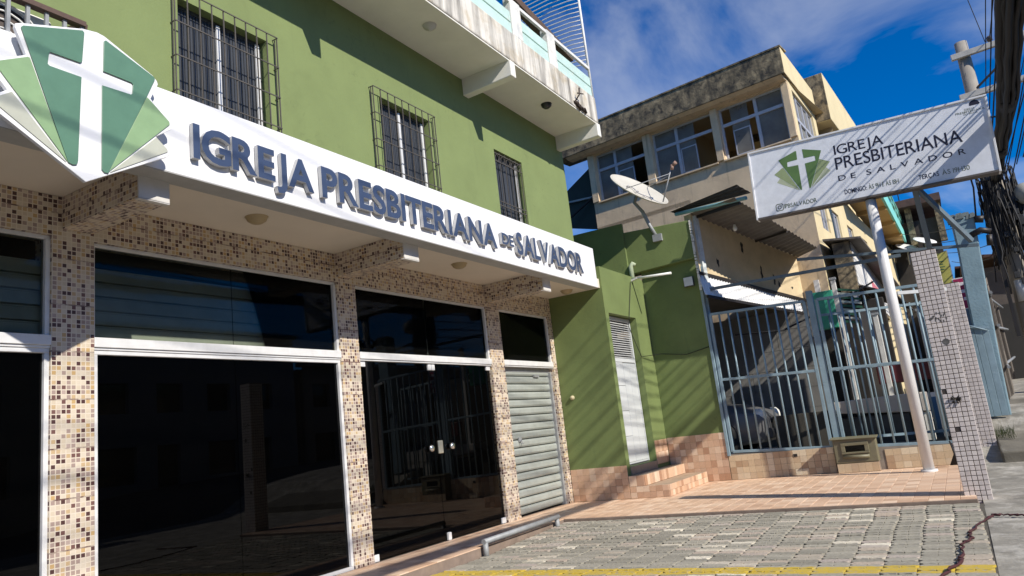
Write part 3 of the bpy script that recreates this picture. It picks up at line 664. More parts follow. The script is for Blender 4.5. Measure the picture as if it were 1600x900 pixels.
MB().tube([back, back - nrm * .12 + Vector((0, 0, -.06)), Vector((12.80, -1.25, 4.95)), Vector((12.83, -1.33, 4.68)), Vector((12.84, -1.44, 4.40))], .034, 10).build('mast', STEEL, dish)
MB().box(12.80, 12.86, -1.53, -1.36, 4.34, 4.47).build('foot_plate', STEEL, dish)

# ================================================================ FENCE, GATES, METER, PILLAR
BLUE = mat('weathered pale blue paint', (.22, .31, .36), .55, .14, 5, .15, 40, stain=((.40, .50, .56), .3, 7), streak=((.14, .10, .08), .16))
fw = thing('fence_wall', (13, -3.8, 0), 'low wall with ochre tiles under the blue gates', 'wall')
FX = 12.965
sag = lambda y: .04 * (y + 2.02)
MB().hexa([(FX, -5.62, -.1), (13.16, -5.62, -.1), (13.16, -2.035, -.1), (FX, -2.035, -.1)], [(FX, -5.62, .30), (13.16, -5.62, .30), (13.16, -2.035, .43), (FX, -2.035, .43)]).build('core', mat('grey mortar', (.22, .19, .16), .9, .2, 5, .3), fw)
wall_tiles(fw, lambda u, v: (FX - .012, u, v), RX, -3.72, -2.04, .004, .405, TW2); wall_tiles(fw, lambda u, v: (FX - .012, u, v), RX, -5.58, -4.45, .004, .30, TW2)
bx('drain_hole', BLACK, fw, FX - .02, FX - .0125, -3.16, -3.10, .30, .345)
def gate(label, y0, y1, zb, zt, zm, nb, extra):
    g = thing('blue_gate', (FX, (y0 + y1) / 2, zb), label, 'gate', 'pale blue barred gates')
    L = lambda y, z: (FX + .03, y, z + sag(y))
    mb = MB()
    for z in (zb, zm, zt): mb.bar(L(y0, z), L(y1, z), .04, .045)
    mb.bar((FX + .03, y0, zb + sag(y0)), (FX + .03, y0, zt + sag(y0)), .05, .05).bar((FX + .03, y1, zb + sag(y1)), (FX + .03, y1, zt + sag(y1)), .05, .05)
    mb.build('gate_frame', BLUE, g, .004)
    me = MB().tube([(0, 0, zb), (0, 0, zt)], .0165, 8).mesh('gate_bar', BLUE)
    for i in range(1, nb):
        y = y0 + (y1 - y0) * i / nb; inst('gate_bar', me, g, T(FX + .03, y, sag(y)))
    return g
gate('pale blue barred gate leaf beside the green annex wall', -2.12, -3.70, .47, 2.86, 1.70, 10, 0)
gate('pale blue barred gate leaf behind the white sign pole', -3.90, -5.50, .46, 2.86, 1.70, 9, 0)
DKB = mat('dark blue grey steel', (.11, .15, .18), .6, .15, 6, .1, 40, stain=((.2, .25, .28), .2, 6))
fp = thing('gate_posts', (FX, -2.05, .4), 'tall pale blue gate posts and cross rails framing the barred gates', 'frame')
for y, x_, z1, s_ in ((-2.055, FX - .03, 3.75, .05), (-2.085, FX + .06, 3.75, .06), (-3.80, FX + .02, 2.95, .10)): bx('post', BLUE, fp, x_, x_ + s_, y - s_ / 2, y + s_ / 2, .40, z1, bevel=.005)
MB().bar((FX, -2.1, 3.30), (FX, -5.25, 3.235), .045, .05).build('cross_rail', DKB, fp); MB().bar((FX + .05, -3.72, 3.51), (FX + .05, -6.30, 3.17), .045, .045).build('cross_rail', DKB, fp)
MB().bar((FX - .65, -5.64, 4.06), (FX - .02, -5.66, 3.20), .075, .07).build('strut', DKB, fp); MB().bar((FX - .65, -5.68, 4.06), (FX, -6.22, 3.24), .06, .065).build('strut', DKB, fp)
MB().bar((FX, -5.66, 3.22), (FX, -5.66, .35), .07, .07).build('strut', DKB, fp)
MB().bar((FX - .3, -5.1, 2.62), (FX - .05, -5.75, 2.58), .05, .05).build('strut', flat('white tube bracket', (.6, .62, .62), .5), fp)
mtr = thing('meter_box', (12.85, -4.05, .1), 'olive metal meter box on the tiled wall under the gate', 'meter box')
MET = mat('olive painted metal', (.17, .155, .095), .5, .1, 5, .1, 50, stain=((.36, .33, .24), .2, 8))
MB().box(12.78, 13.0, -4.37, -3.75, .145, .515).build('case', MET, mtr, .015); MB().hexa([(12.74, -4.40, .50), (13.0, -4.40, .52), (13.0, -3.72, .535), (12.74, -3.72, .515)], [(12.74, -4.40, .515), (13.0, -4.40, .535), (13.0, -3.72, .55), (12.74, -3.72, .53)]).build('lid', MET, mtr, .004)
mb = MB(); 
for a_, b_, c_, d_ in ((-4.26, -3.86, .41, .455), (-4.26, -3.86, .285, .315), (-4.26, -4.20, .315, .41), (-3.92, -3.86, .315, .41)): mb.box(12.758, 12.785, a_, b_, c_, d_)
mb.build('window_rim', MET, mtr, .006); bx('window', GLASS, mtr, 12.772, 12.782, -4.20, -3.92, .315, .41); MB().tube([(12.775, -4.25, .235), (12.775, -3.87, .245)], .028, 10).build('rolled_rib', MET, mtr)
wall_tiles(mtr, lambda u, v: (12.775, u, v), RX, -4.36, -3.76, .004, .14, TW2); bx('plinth', KERB, mtr, 12.788, 12.96, -4.36, -3.76, .001, .144)
# white sign pole and sign board
sgn = thing('street_sign', (12.18, -5.037, 0), 'white church sign board on a white pole with green cross emblem', 'sign')
WPOLE = mat('white pole paint', (.66, .65, .64), .5, .06, 4, .1, 50, stain=((.42, .38, .34), .2, 7))
MB().tube([(12.18, -5.037, -.02), (12.18, -5.037, 2.2), (12.18, -5.037, 4.03)], .074, 18).tube([(12.18, -5.037, -.02), (12.18, -5.037, .03)], .11, 16).build('pole', WPOLE, sgn)
e1 = Vector((0, -3.447, -.128)).normalized(); e2 = Vector((0, -.048, 1.177)).normalized(); SB = Vector((12.07, -3.37, 4.104)); SW, SH = 3.45, 1.18; SK = .972
SP = lambda u, v, d=0.0: SB + e1 * (u * SK) + e2 * (v * SK) + Vector((d, 0, 0))
def sbox(u0, u1, v0, v1, d0, d1, name, m, bevel=0):
    return MB().hexa([SP(u0, v0, d0), SP(u1, v0, d0), SP(u1, v1, d0), SP(u0, v1, d0)], [SP(u0, v0, d1), SP(u1, v0, d1), SP(u1, v1, d1), SP(u0, v1, d1)]).build(name, m, sgn, bevel)
SIGNW = flat('sign sheet', (.74, .76, .80), .4); ALF = flat('white sign frame', (.74, .74, .74), .4)
sbox(.03, SW - .03, .03, SH - .03, .008, .16, 'sign_face', SIGNW)
for q in ((0, SW, SH - .03, SH), (0, .03, 0, SH - .03), (SW - .03, SW, 0, SH - .03)): sbox(*q, -.012, .175, 'sign_frame', ALF, .004)
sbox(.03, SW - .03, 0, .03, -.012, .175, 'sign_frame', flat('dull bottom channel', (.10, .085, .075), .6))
INK = flat('navy ink', (.012, .010, .025), .5); INKG = flat('olive ink', (.11, .135, .075), .5)
SG1 = flat('sign leaf green', (.10, .185, .055), .5); SG2 = flat('sign light leaf green', (.28, .34, .17), .5); SG3 = flat('sign pale leaf green', (.44, .48, .33), .5)
D0 = .006
def sign_text(text, u0, u1, v0, v1, m, off=0.0, gap=.08, space=.3):
    acc = MB()
    def em(ch, vs2, fs): acc.add([SP(u, v, D0) for u, v in vs2], fs)
    word(text, u0, u1, v0, v1, off, gap, em, space); acc.build('lettering', m, sgn)
sign_text('IGREJA', 1.325, 2.035, .80, .955, INK, .004, .07); sign_text('PRESBITERIANA', 1.315, 3.06, .555, .75, INK, .004, .07)
sign_text('DE SALVADOR', 1.325, 3.07, .365, .45, INK, .006, .42, .45)
sign_text('DOMINGO:', 1.385, 1.705, .132, .207, INK, .010, .08); sign_text('ÀS 9H E ÀS 18H', 1.73, 2.15, .135, .207, INKG, .0, .08, .28)
sign_text('TERÇAS', 2.415, 2.685, .120, .190, INK, .010, .08); sign_text('ÀS 19H30', 2.725, 3.08, .120, .190, INKG, .0, .08, .28)
sign_text('IPBSALVADOR', .465, .965, .105, .175, INKG, .004, .08)
sign_text('IGREJA', 3.15, 3.28, 1.010, 1.036, INKG, 0, .1); sign_text('PRESBITERIANA', 3.03, 3.40, .970, 1.000, INKG, 0, .1); sign_text('DO BRASIL', 3.13, 3.31, .940, .962, INKG, 0, .1)
def sline(pts, wd, m, name='mark'):
    mb = MB()
    for (a, b), (c, d) in zip(pts, pts[1:]):
        A, B = Vector((a, b)), Vector((c, d)); n_ = (B - A).orthogonal().normalized() * wd / 2; t_ = (B - A).normalized() * wd * .3
        mb.add([SP(*(A - t_ + n_), D0), SP(*(B + t_ + n_), D0), SP(*(B + t_ - n_), D0), SP(*(A - t_ - n_), D0)], [(0, 1, 2, 3)])
    mb.build(name, m, sgn)
def circ(u, v, r, n=20): return [(u + r * math.cos(2 * math.pi * k / n), v + r * math.sin(2 * math.pi * k / n)) for k in range(n + 1)]
def rrect(u, v, r):
    o = []
    for cx_, cy_, a0 in ((1, 1, 0), (-1, 1, 90), (-1, -1, 180), (1, -1, 270)):
        for k in range(5): q = R(a0 + k * 22.5); o.append((u + cx_ * r * .55 + r * .45 * math.cos(q), v + cy_ * r * .55 + r * .45 * math.sin(q)))
    return o + [o[0]]
sline(rrect(.39, .14, .055), .011, INKG); sline(circ(.39, .14, .026), .011, INKG); sline([(.418, .170), (.424, .170)], .010, INKG)
def spanel(pts, m, d=D0): MB().add([SP(u, v, d) for u, v in pts], [tuple(range(len(pts)))]).build('leaf_print', m, sgn)
spanel([(.475, .927), (.755, 1.02), (.768, 1.01), (.765, .87), (.612, .862), (.605, .852), (.602, .79), (.61, .782), (.768, .775), (.772, .36), (.755, .35)], SG1)
spanel([(.86, 1.022), (1.14, .93), (1.135, .91), (.905, .355), (.885, .35), (.872, .775), (1.03, .783), (1.038, .792), (1.036, .855), (1.028, .864), (.866, .868)], SG1)
spanel([(.38, .70), (.515, .785), (.535, .785), (.74, .352)], SG2, D0 + .0006); spanel([(1.245, .713), (1.09, .797), (.915, .36)], SG2, D0 + .0006)
spanel([(.405, .556), (.46, .62), (.73, .352)], SG3, D0 + .0012); spanel([(1.235, .564), (1.175, .635), (.925, .355)], SG3, D0 + .0012)
spanel([(3.22, 1.065), (3.345, 1.065), (3.35, 1.09), (3.33, 1.125), (3.295, 1.142), (3.26, 1.138), (3.225, 1.11)], INK)

# tiled pillar by the paving edge, second one behind
PT = pieces('pinkish grey ceramic', [(0, (.55, .49, .465)), (.5, (.61, .545, .515)), (.85, (.66, .59, .55)), (1, (.50, .44, .41))], .45, .2, .12, dirt=((.24, .21, .195), .7, 3.2))
GROUT = mat('dark pillar grout', (.05, .04, .036), .9, .2, 9, .3)
pil = thing('tiled_pillar', (9.4, -5.58, -.1), 'large pink grey tiled pillar at the corner of the paving', 'pillar')
X0, Y0_, Y1_, Z1 = 9.33, -5.70, -5.448, 2.66
MB().box(X0 + .006, X0 + .30, Y0_ + .006, Y1_ - .002, -.15, Z1).build('core', GROUT, pil)
def pillar_tiles(parent, x0, y0, y1, x1, z0, z1, m, nu, single):
    du = (y1 - y0) / nu; nv = int((z1 - z0) / du); dv = (z1 - z0) / nv
    tm = tile_mb(du / 2 - .0032, dv / 2 - .0032, .008, .002); me = tm.mesh('pillar_tile', m); acc = MB(); rr = random.Random(4)
    for i in range(nu):
        for j in range(nv):
            if rr.random() < .008: continue
            M_ = T(x0, y0 + (i + .5) * du, z0 + (j + .5) * dv) @ RX
            if single: inst('pillar_tile', me, parent, M_)
            else: acc.add([M_ @ Vector(v) for v in tm.v], tm.f)
    nx = max(1, round((x1 - x0) / du)); dx = (x1 - x0) / nx; tm2 = tile_mb(dx / 2 - .0035, dv / 2 - .0032, .008, .002)
    for side_, M0 in ((y0, RY), (y1, Matrix.Rotation(math.pi, 4, 'Z') @ RY)):
        for i in range(nx):
            for j in range(nv):
                M_ = T(x0 + (i + .5) * dx, side_, z0 + (j + .5) * dv) @ M0; acc.add([M_ @ Vector(v) for v in tm2.v], tm2.f)
    tag(acc.build('tile_cladding', m, parent), None, None, kind='stuff')
pillar_tiles(pil, X0, Y0_, Y1_, X0 + .30, -.11, 2.65, PT, 5, True)
pil2 = thing('tiled_pillar', (13.2, -5.8, 0), 'narrower tiled pillar behind the large one beside the blue gate', 'pillar')
MB().box(13.206, 13.5, -5.93, -5.70, -.1, 2.70).build('core', GROUT, pil2); pillar_tiles(pil2, 13.2, -5.94, -5.70, 13.5, .0, 2.69, PT, 4, False)
STK = mat('poster remains', (.10, .095, .09), .9, .4, 30, .3)
pil2m = MB()
for k in range(16):
    y = -5.66 + .17 * k / 16; z = 1.86 + .03 * math.sin(k * 1.7) + .02 * (k % 3); pil2m.add([(X0 - .0015, y, z), (X0 - .0015, y + .012, z + .004), (X0 - .0015, y + .010, z + .03), (X0 - .0015, y - .002, z + .022)], [(0, 1, 2, 3)])
q_ = [(X0 - .0015, -5.60 + .035 * math.cos(k * .45), 1.62 + .035 * math.sin(k * .45)) for k in range(14)]; pil2m.add(q_, [tuple(range(14))])
pil2m.build('scribble', STK, pil)
mb = MB(); rr = random.Random(9)
for k in range(14):
    a_ = rr.random() * 6.28; mb.tube([(X0 - .002, -5.57, 1.0), (X0 - .02, -5.57 + .05 * math.cos(a_), 1.0 + .05 * math.sin(a_))], .006, 4)
mb.build('bolt_stub', BLACK, pil)

# ================================================================ NEIGHBOURING BUILDING
BEI = mat('soot stained beige render', (.74, .57, .37), .9, .12, 1.6, .35, 30, stain=((.52, .39, .265), .45, 2.4), streak=((.17, .135, .10), .38))
BEIP = mat('blackened parapet render', (.42, .325, .19), .95, .3, 4, .7, 22, stain=((.055, .048, .038), .90, 5.5), streak=((.05, .045, .036), .55))
CREAM = mat('pale yellow render', (.66, .55, .33), .9, .08, 1.5, .2, 40, stain=((.50, .42, .28), .2, 2))
AL2 = flat('grey aluminium sash', (.50, .51, .55), .4, .2)
ROOMW = mat('ochre room wall', (.42, .33, .20), .9, .08, 1, 0)
nb = thing('beige_building', (18, -1.5, 0), 'weathered beige upper storey with long aluminium windows and sooty parapet', 'building')
A80 = R(82); d1 = Vector((math.cos(A80), math.sin(A80), 0)); KB = Vector((16.0, -3.78, 0)); A4 = R(-3.5); d2 = Vector((math.cos(A4), math.sin(A4), 0))
n1 = Vector((-math.sin(A80), math.cos(A80), 0)); n2 = Vector((math.sin(A4), -math.cos(A4), 0))   # outward normals (-x side, street side)
PF = lambda s, z: KB + d1 * s + Vector((0, 0, z)); PS = lambda s, z: KB + d2 * s + Vector((0, 0, z))
SF = [(.16, 1.62), (1.80, 3.33), (3.55, 4.95)]           # window spans along the front (from the corner)
HF = [(a, b, 6.645, 7.875) for a, b in SF]
HS = [(.28, 2.25, 6.65, 7.80)]
HS2 = [(.75, 1.55, 4.75, 5.55), (2.2, 3.0, 4.75, 5.45), (4.0, 4.8, 4.75, 5.4), (6.2, 7.0, 4.7, 5.4), (9, 9.9, 4.6, 5.4)]
mb = MB(); holed(mb, 0, 5.14, 6.02, 7.95, HF, PF)
for h in HF: reveal(mb, h, PF, -n1 * .16)
mb.build('front_wall', BEI, nb)
mb = MB(); mb.prism([PF(.0, 6.02), PF(5.14, 6.02), PF(5.14, 6.02) - n1 * 3, PF(0, 6.02) + d2 * 2.6], (0, 0, -.12)); mb.build('floor_slab', BEI, nb)
mb = MB(); holed(mb, 0, 2.6, 6.02, 7.95, HS, PS); reveal(mb, HS[0], PS, -n2 * .14); mb.build('street_wall', CREAM, nb)
mb = MB(); holed(mb, 0, 14, -.2, 6.02, HS2, lambda s, z: PS(s, z))
for h in HS2: reveal(mb, h, PS, -n2 * .14)
mb.build('lower_street_wall', CREAM, nb)
mb = MB(); mb.add([PF(0, -.2), PF(2.6, -.2), PF(2.6, 5.9), PF(0, 5.9)], [(0, 1, 2, 3)]); mb.add([PF(2.6, 3.0), PF(5.14, 3.0), PF(5.14, 6.0), PF(2.6, 6.0)], [(0, 1, 2, 3)]); mb.build('lower_front_wall', BEI, nb)
# rooms
mb = MB(); mb.add([PF(0, 6.5) - n1 * 3.2, PF(5.14, 6.5) - n1 * 3.2, PF(5.14, 8.0) - n1 * 3.2, PF(0, 8.0) - n1 * 3.2], [(0, 1, 2, 3)])
mb.add([PF(0, 7.93), PF(5.14, 7.93), PF(5.14, 7.93) - n1 * 3.2, PF(0, 7.93) - n1 * 3.2], [(0, 1, 2, 3)]); mb.add([PF(0, 6.05), PF(5.14, 6.05), PF(5.14, 6.05) - n1 * 3.2, PF(0, 6.05) - n1 * 3.2], [(0, 1, 2, 3)])
mb.add([PF(5.1, 6.0), PF(5.1, 8.0), PF(5.1, 8.0) - n1 * 3.2, PF(5.1, 6.0) - n1 * 3.2], [(0, 1, 2, 3)]); mb.add([PF(2.6, 6.0) - n1 * .3, PF(2.6, 8.0) - n1 * .3, PF(2.6, 8.0) - n1 * 3.2, PF(2.6, 6.0) - n1 * 3.2], [(0, 1, 2, 3)])
mb.build('room', ROOMW, nb)
mb = MB()
for h in HS2: mb.add([PS(h[0] - .2, h[2] - .2) - n2 * .6, PS(h[1] + .2, h[2] - .2) - n2 * .6, PS(h[1] + .2, h[3] + .2) - n2 * .6, PS(h[0] - .2, h[3] + .2) - n2 * .6], [(0, 1, 2, 3)])
mb.build('dark_room', DARKIN, nb)
def sash(P, n, h, mulls, tr, opened=None, inn=0.0):
    x0, x1, z0, z1 = h; f = .045
    def seg(mb, a, b, c, d, off=.10, th=.045):
        o = -n * (off - inn); t = -n * th; q = [P(a, c) + o, P(b, c) + o, P(b, d) + o, P(a, d) + o]; mb.hexa(q, [p + t for p in q])
    mb = MB()
    for a, b, c, d in ((x0, x1, z1 - f, z1), (x0, x1, z0, z0 + f), (x0, x0 + f, z0 + f, z1 - f), (x1 - f, x1, z0 + f, z1 - f)): seg(mb, a, b, c, d)
    for m_ in mulls: seg(mb, m_ - .035, m_ + .035, z0 + f, z1 - f, .09)
    if tr: seg(mb, x0 + f, x1 - f, tr - .035, tr + .035, .085)
    wn_ = mb.build('window', AL2, nb)
    cs = [x0 + f] + [v for m_ in mulls for v in (m_ - .035, m_ + .035)] + [x1 - f]; rows_ = [(z0 + f, tr - .035), (tr + .035, z1 - f)] if tr else [(z0 + f, z1 - f)]
    for ci, (a, b) in enumerate(zip(cs[::2], cs[1::2])):
        for ri, (c, d) in enumerate(rows_):
            if opened and ri == 0 and ci == opened[0]:
                mb = MB(); seg(mb, opened[1], opened[2], c, c + .025, .12, .03); seg(mb, opened[1], opened[2], d - .16, d - .135, .12, .03); seg(mb, opened[1], opened[1] + .025, c, d - .13, .12, .03); seg(mb, opened[2] - .025, opened[2], c, d - .13, .12, .03); mb.build('sliding_sash', AL2, wn_)
                a, b = opened[1], opened[2]
            mb = MB(); seg(mb, a, b, c, d, .125, .006); mb.build('pane', GLASSB, wn_)
GLASSB = glass('cloud grey window glass', (.55, .56, .54), .08, .36, .42, (.40, .39, .36))  # grey diffuse layer stands in for pale cloud reflected in the panes
sash(PF, n1, HF[0], [.79], 7.46, (1, .98, 1.38)); sash(PF, n1, HF[1], [2.72], 7.47, (0, 2.28, 2.68)); sash(PF, n1, HF[2], [4.42], 7.47, (0, 3.95, 4.38))
sash(PS, n2, HS[0], [.75, 1.3, 1.8], 7.2, None, .05)
for h in HS2: sash(PS, n2, h, [(h[0] + h[1]) / 2], None, None, .06)
# parapet overhanging the front, running back along the street
o1 = n1 * .36; o2 = n2 * .06
pp = [PF(-.02, 7.95) + o1 + o2, PF(5.9, 7.95) + o1, PF(5.9, 7.95) - n1 * .3, PF(.3, 7.95) - n1 * .4 , PS(2.55, 7.95) - n2 * .3, PS(2.55, 7.95) + o2]
mb = MB(); lo = pp; hi = [p + Vector((0, 0, .60)) for p in pp]; n_ = len(pp)
mb.add(lo + hi, [tuple(range(n_))[::-1], tuple(range(n_, 2 * n_))] + [(i, (i + 1) % n_, n_ + (i + 1) % n_, n_ + i) for i in range(n_)]); 
par = mb.build('parapet', [BEIP, CREAM], nb, .015)
par.data.polygons[-1].material_index = 1
for s0, s1 in ((-.03, 1.75), (1.76, 3.4), (3.41, 5.93)):
    a_ = PF(s0, 8.552) + o1 * 1.04 + (o2 if s0 < 0 else Vector()); b_ = PF(s1, 8.552) + o1 * 1.04; MB().hexa([a_, b_, b_ - n1 * .4, a_ - n1 * .4], [p + Vector((0, 0, .035)) for p in (a_, b_, b_ - n1 * .4, a_ - n1 * .4)]).build('coping', BEIP, nb)
mb = MB(); mb.hexa([PF(.0, 7.90), PF(5.6, 7.90), PF(5.6, 7.90) + n1 * .22, PF(.0, 7.90) + n1 * .22], [PF(.0, 7.952), PF(5.6, 7.952), PF(5.6, 7.952) + n1 * .34, PF(.0, 7.952) + n1 * .34]); mb.build('cornice', BEI, nb)
for a_, b_ in ((0, .155), (1.625, 1.795), (3.335, 3.545), (4.955, 5.14)):
    MB().hexa([PF(a_ + .002, 6.645), PF(b_ - .002, 6.645), PF(b_ - .002, 6.645) + n1 * .05, PF(a_ + .002, 6.645) + n1 * .05], [PF(a_ + .002, 7.895), PF(b_ - .002, 7.895), PF(b_ - .002, 7.895) + n1 * .05, PF(a_ + .002, 7.895) + n1 * .05]).build('pier', BEI, nb, .01)
for a_, b_ in SF: MB().hexa([PF(a_ - .02, 6.60), PF(b_ + .02, 6.60), PF(b_ + .02, 6.60) + n1 * .07, PF(a_ - .02, 6.60) + n1 * .07], [PF(a_ - .02, 6.642), PF(b_ + .02, 6.642), PF(b_ + .02, 6.63) + n1 * .07, PF(a_ - .02, 6.63) + n1 * .07]).build('sill', BEI, nb)
# further block with projecting bay, then a yellow balcony with turquoise rim
mb = MB(); q = [PS(2.62, 7.72) + n2 * .34, PS(7.2, 7.72) + n2 * .34, PS(7.2, 7.72) - n2 * 2, PS(2.62, 7.72) - n2 * 2]; mb.hexa(q, [p + Vector((0, 0, 1.22)) for p in q]); o = mb.build('rear_block', [BEIP, CREAM], nb, .02)
for p in o.data.polygons:
    if p.normal.dot(n2) > .8 or p.normal.z < -.8: p.material_index = 1
BAL = mat('ochre balcony soffit', (.55, .36, .15), .85, .08, 1.5, .1); TURQ = mat('turquoise paint', (.22, .62, .55), .6, .1, 4, .1, 40)
q = [Vector(p) for p in ((19.9, -4.02, 6.24), (30.5, -4.35, 6.24), (30.5, -5.04, 6.24), (19.9, -4.82, 6.24))]
MB().hexa(q, [p + Vector((0, 0, .10)) for p in q]).build('balcony_slab', BAL, nb)
for x in (20.4, 22.6, 24.8, 27.0, 29.2, 30.4):
    y = -4.02 - .031 * (x - 19.9); MB().box(x, x + .16, y - .78, y, 6.12, 6.239).build('balcony_beam', BAL, nb)
q = [Vector(p) for p in ((19.9, -4.82, 6.20), (30.5, -5.04, 6.20), (30.5, -5.10, 6.20), (19.9, -4.88, 6.20))]
MB().hexa(q, [p + Vector((0, 0, .42)) for p in q]).build('balcony_rim', TURQ, nb)
mb = MB()
for z in (6.95, 7.25): mb.bar((19.9, -4.85, z), (30.5, -5.07, z), .04, .04)
for i in range(9): x = 19.9 + i * 1.325; mb.bar((x, -4.85 - .0207 * (x - 19.9), 6.6), (x, -4.85 - .0207 * (x - 19.9), 7.27), .035, .035)
mb.build('balcony_rail', TURQ, nb)
q = [Vector(p) for p in ((20.5, -3.95, 6.34), (31, -4.3, 6.34), (31, -1, 6.34), (20.5, -1, 6.34))]; MB().hexa(q, [p + Vector((0, 0, 1.0)) for p in q]).build('upper_wall', CREAM, nb)

# dark awning shed on the far side of the annex roof
sd = thing('green_awning', (15, 1.5, 4.6), 'dark green corrugated awning between church wall and beige building', 'awning')
c4 = [Vector(p) for p in ((16.95, 1.36, 7.72), (17.3, 2.9, 7.0), (17.3, 3.0, 6.55), (16.95, 1.32, 6.02))]
MB().hexa(c4, [p + Vector((.05, .01, 0)) for p in c4]).build('sheet', mat('blackish green sheet', (.022, .038, .028), .7, .2, 4, .2), sd)
MB().bar((16.9, 1.30, 6.88), (17.2, 2.9, 7.06), .045, .045).build('purlin', flat('grey purlin', (.4, .42, .4), .6), sd); MB().bar((16.92, 1.38, 6.9), (16.92, 2.5, 6.3), .05, .04).build('brace', BLACK, sd)

# porch: street wall with shadow, corrugated awning, carport roof edge
pw = thing('porch_wall', (14.5, -2.6, 3), 'flaking beige upper wall under the corrugated awning behind the gate', 'wall')
PWM = mat('flaking beige render', (.60, .48, .30), .9, .12, 2.5, .35, 30, stain=((.44, .36, .25), .28, 3.2), streak=((.09, .075, .06), .12))
PL0, PL1 = Vector((13.02, -2.08, 0)), Vector((16.15, -3.30, 0))
pd = (PL1 - PL0).normalized(); pn = Vector((pd.y, -pd.x, 0))
PPW = lambda s, z: PL0 + pd * s + Vector((0, 0, z)); PLEN = (PL1 - PL0).length
mb = MB(); mb.prism([PPW(-.03, 3.58), PPW(PLEN, 3.16), PPW(PLEN, 4.12), PPW(-.03, 4.74)], -pn * .15); mb.build('render', PWM, pw)
DK = flat('old dark stain', (.04, .035, .03), .9)
mb = MB(); rr = random.Random(21)
for s_, z, hgt in ((.55, 3.84, .10), (1.9, 3.70, .16), (2.30, 3.62, .13), (2.45, 3.50, .07), (2.9, 3.45, .03), (1.4, 4.2, .12)):
    pts = []
    for k in range(16): a_ = k / 16 * 6.283; r_ = .45 + .75 * rr.random(); pts.append(PPW(s_ + .045 * r_ * math.cos(a_), z + hgt * r_ * math.sin(a_)) + pn * .004)
    mb.add(pts, [tuple(range(16))])
mb.build('stain', DK, pw)
MB().prism([PPW(.02, 3.4), PPW(.12, 3.4), PPW(.12, 4.7), PPW(.02, 4.7)], pn * .05).build('edge_trim', mat('blue white flaking edge', (.56, .60, .60), .8, .2, 6, .3), pw)
CORR = mat('grey fibre cement sheet', (.14, .125, .11), .85, .2, 3, .2, 40, stain=((.07, .066, .06), .3, 3))
def corrugated(name, a, b, c, d, amp, wl, m, parent, th=.006):
    """a-b eave, d-c root; waves run from eave to root"""
    a, b, c, d = map(Vector, (a, b, c, d)); L = (b - a).length; n = max(8, int(L / wl * 8)); nn = (b - a).cross(d - a).normalized()
    top = []
    for i in range(n + 1):
        t = i / n; w_ = amp * math.sin(2 * math.pi * t * L / wl); top.append((a.lerp(b, t) + nn * w_, d.lerp(c, t) + nn * w_))
    mb = MB(); vs = [p for q in top for p in q] + [p - nn * th for q in top for p in q]; k = 2 * (n + 1); fs = []
    for i in range(n):
        fs += [(2 * i, 2 * i + 1, 2 * i + 3, 2 * i + 2), (k + 2 * i, k + 2 * i + 2, k + 2 * i + 3, k + 2 * i + 1), (2 * i, 2 * i + 2, k + 2 * i + 2, k + 2 * i), (2 * i + 1, k + 2 * i + 1, k + 2 * i + 3, 2 * i + 3)]
    mb.add(vs, fs); return mb.build(name, m, parent)
aw = thing('corrugated_awning', (15, -2.8, 4.4), 'grey corrugated awning over the porch below the beige windows', 'awning')
ea = lambda s, z: tuple(PPW(s, z) + pn * 1.1)
corrugated('sheet', ea(-.25, 4.66), ea(2.13, 3.95), tuple(PPW(PLEN - .03, 4.13)), tuple(PPW(-.05, 4.74)), .012, .105, CORR, aw)
corrugated('bent_sheet', (12.75, -3.02, 4.98), (12.85, -3.22, 4.80), (13.1, -1.75, 4.86), (12.95, -1.72, 4.86), .01, .1, mat('rusty brown sheet', (.055, .045, .038), .9, .3, 5, .3), aw)
MB().tube([(13.0, -1.80, 4.80), (12.45, -3.2, 4.62)], .034, 10).build('edge_pipe', mat('teal pipe paint', (.16, .33, .34), .5, .15, 8, .1), aw)
MB().bar(PPW(.1, 4.68), Vector(ea(-.1, 4.58)), .04, .05).build('rafter', BLACK, aw); MB().bar(PPW(1.9, 4.36), Vector(ea(1.2, 4.18)), .03, .04).build('rafter', BLACK, aw)
bl = thing('light_bulb', (13.6, -2.6, 4.5), 'bare white light bulb hanging under the corrugated awning', 'bulb')
MB().tube([(13.6, -2.68, 4.70), (13.6, -2.68, 4.50)], .012, 6).build('cord', BLACK, bl); MB().lathe((13.6, -2.68, 4.47), [(0, -.095), (.03, -.085), (.045, -.05), (.03, -.01), (.02, .03)], 14).build('globe', flat('white bulb', (.8, .8, .78), .2), bl)
cpt = thing('carport_roof', (14.5, -2.7, 3.3), 'white corrugated sheet edge of the carport roof behind the gate', 'roof')
corrugated('sheet', PPW(-.25, 3.18) + pn * .2, PPW(PLEN - .6, 2.92) + pn * .2, PPW(PLEN - .3, 3.18) + pn * .01, PPW(-.1, 3.60) + pn * .01, .012, .075, flat('white roof sheet', (.72, .72, .72), .5), cpt)
MB().bar(PPW(-.2, 3.15) + pn * .2, PPW(PLEN - .6, 2.88) + pn * .2, .04, .05).bar(PPW(-.1, 3.62) + pn * .03, PPW(PLEN, 3.18) + pn * .03, .04, .05).build('edge_beam', BLACK, cpt)
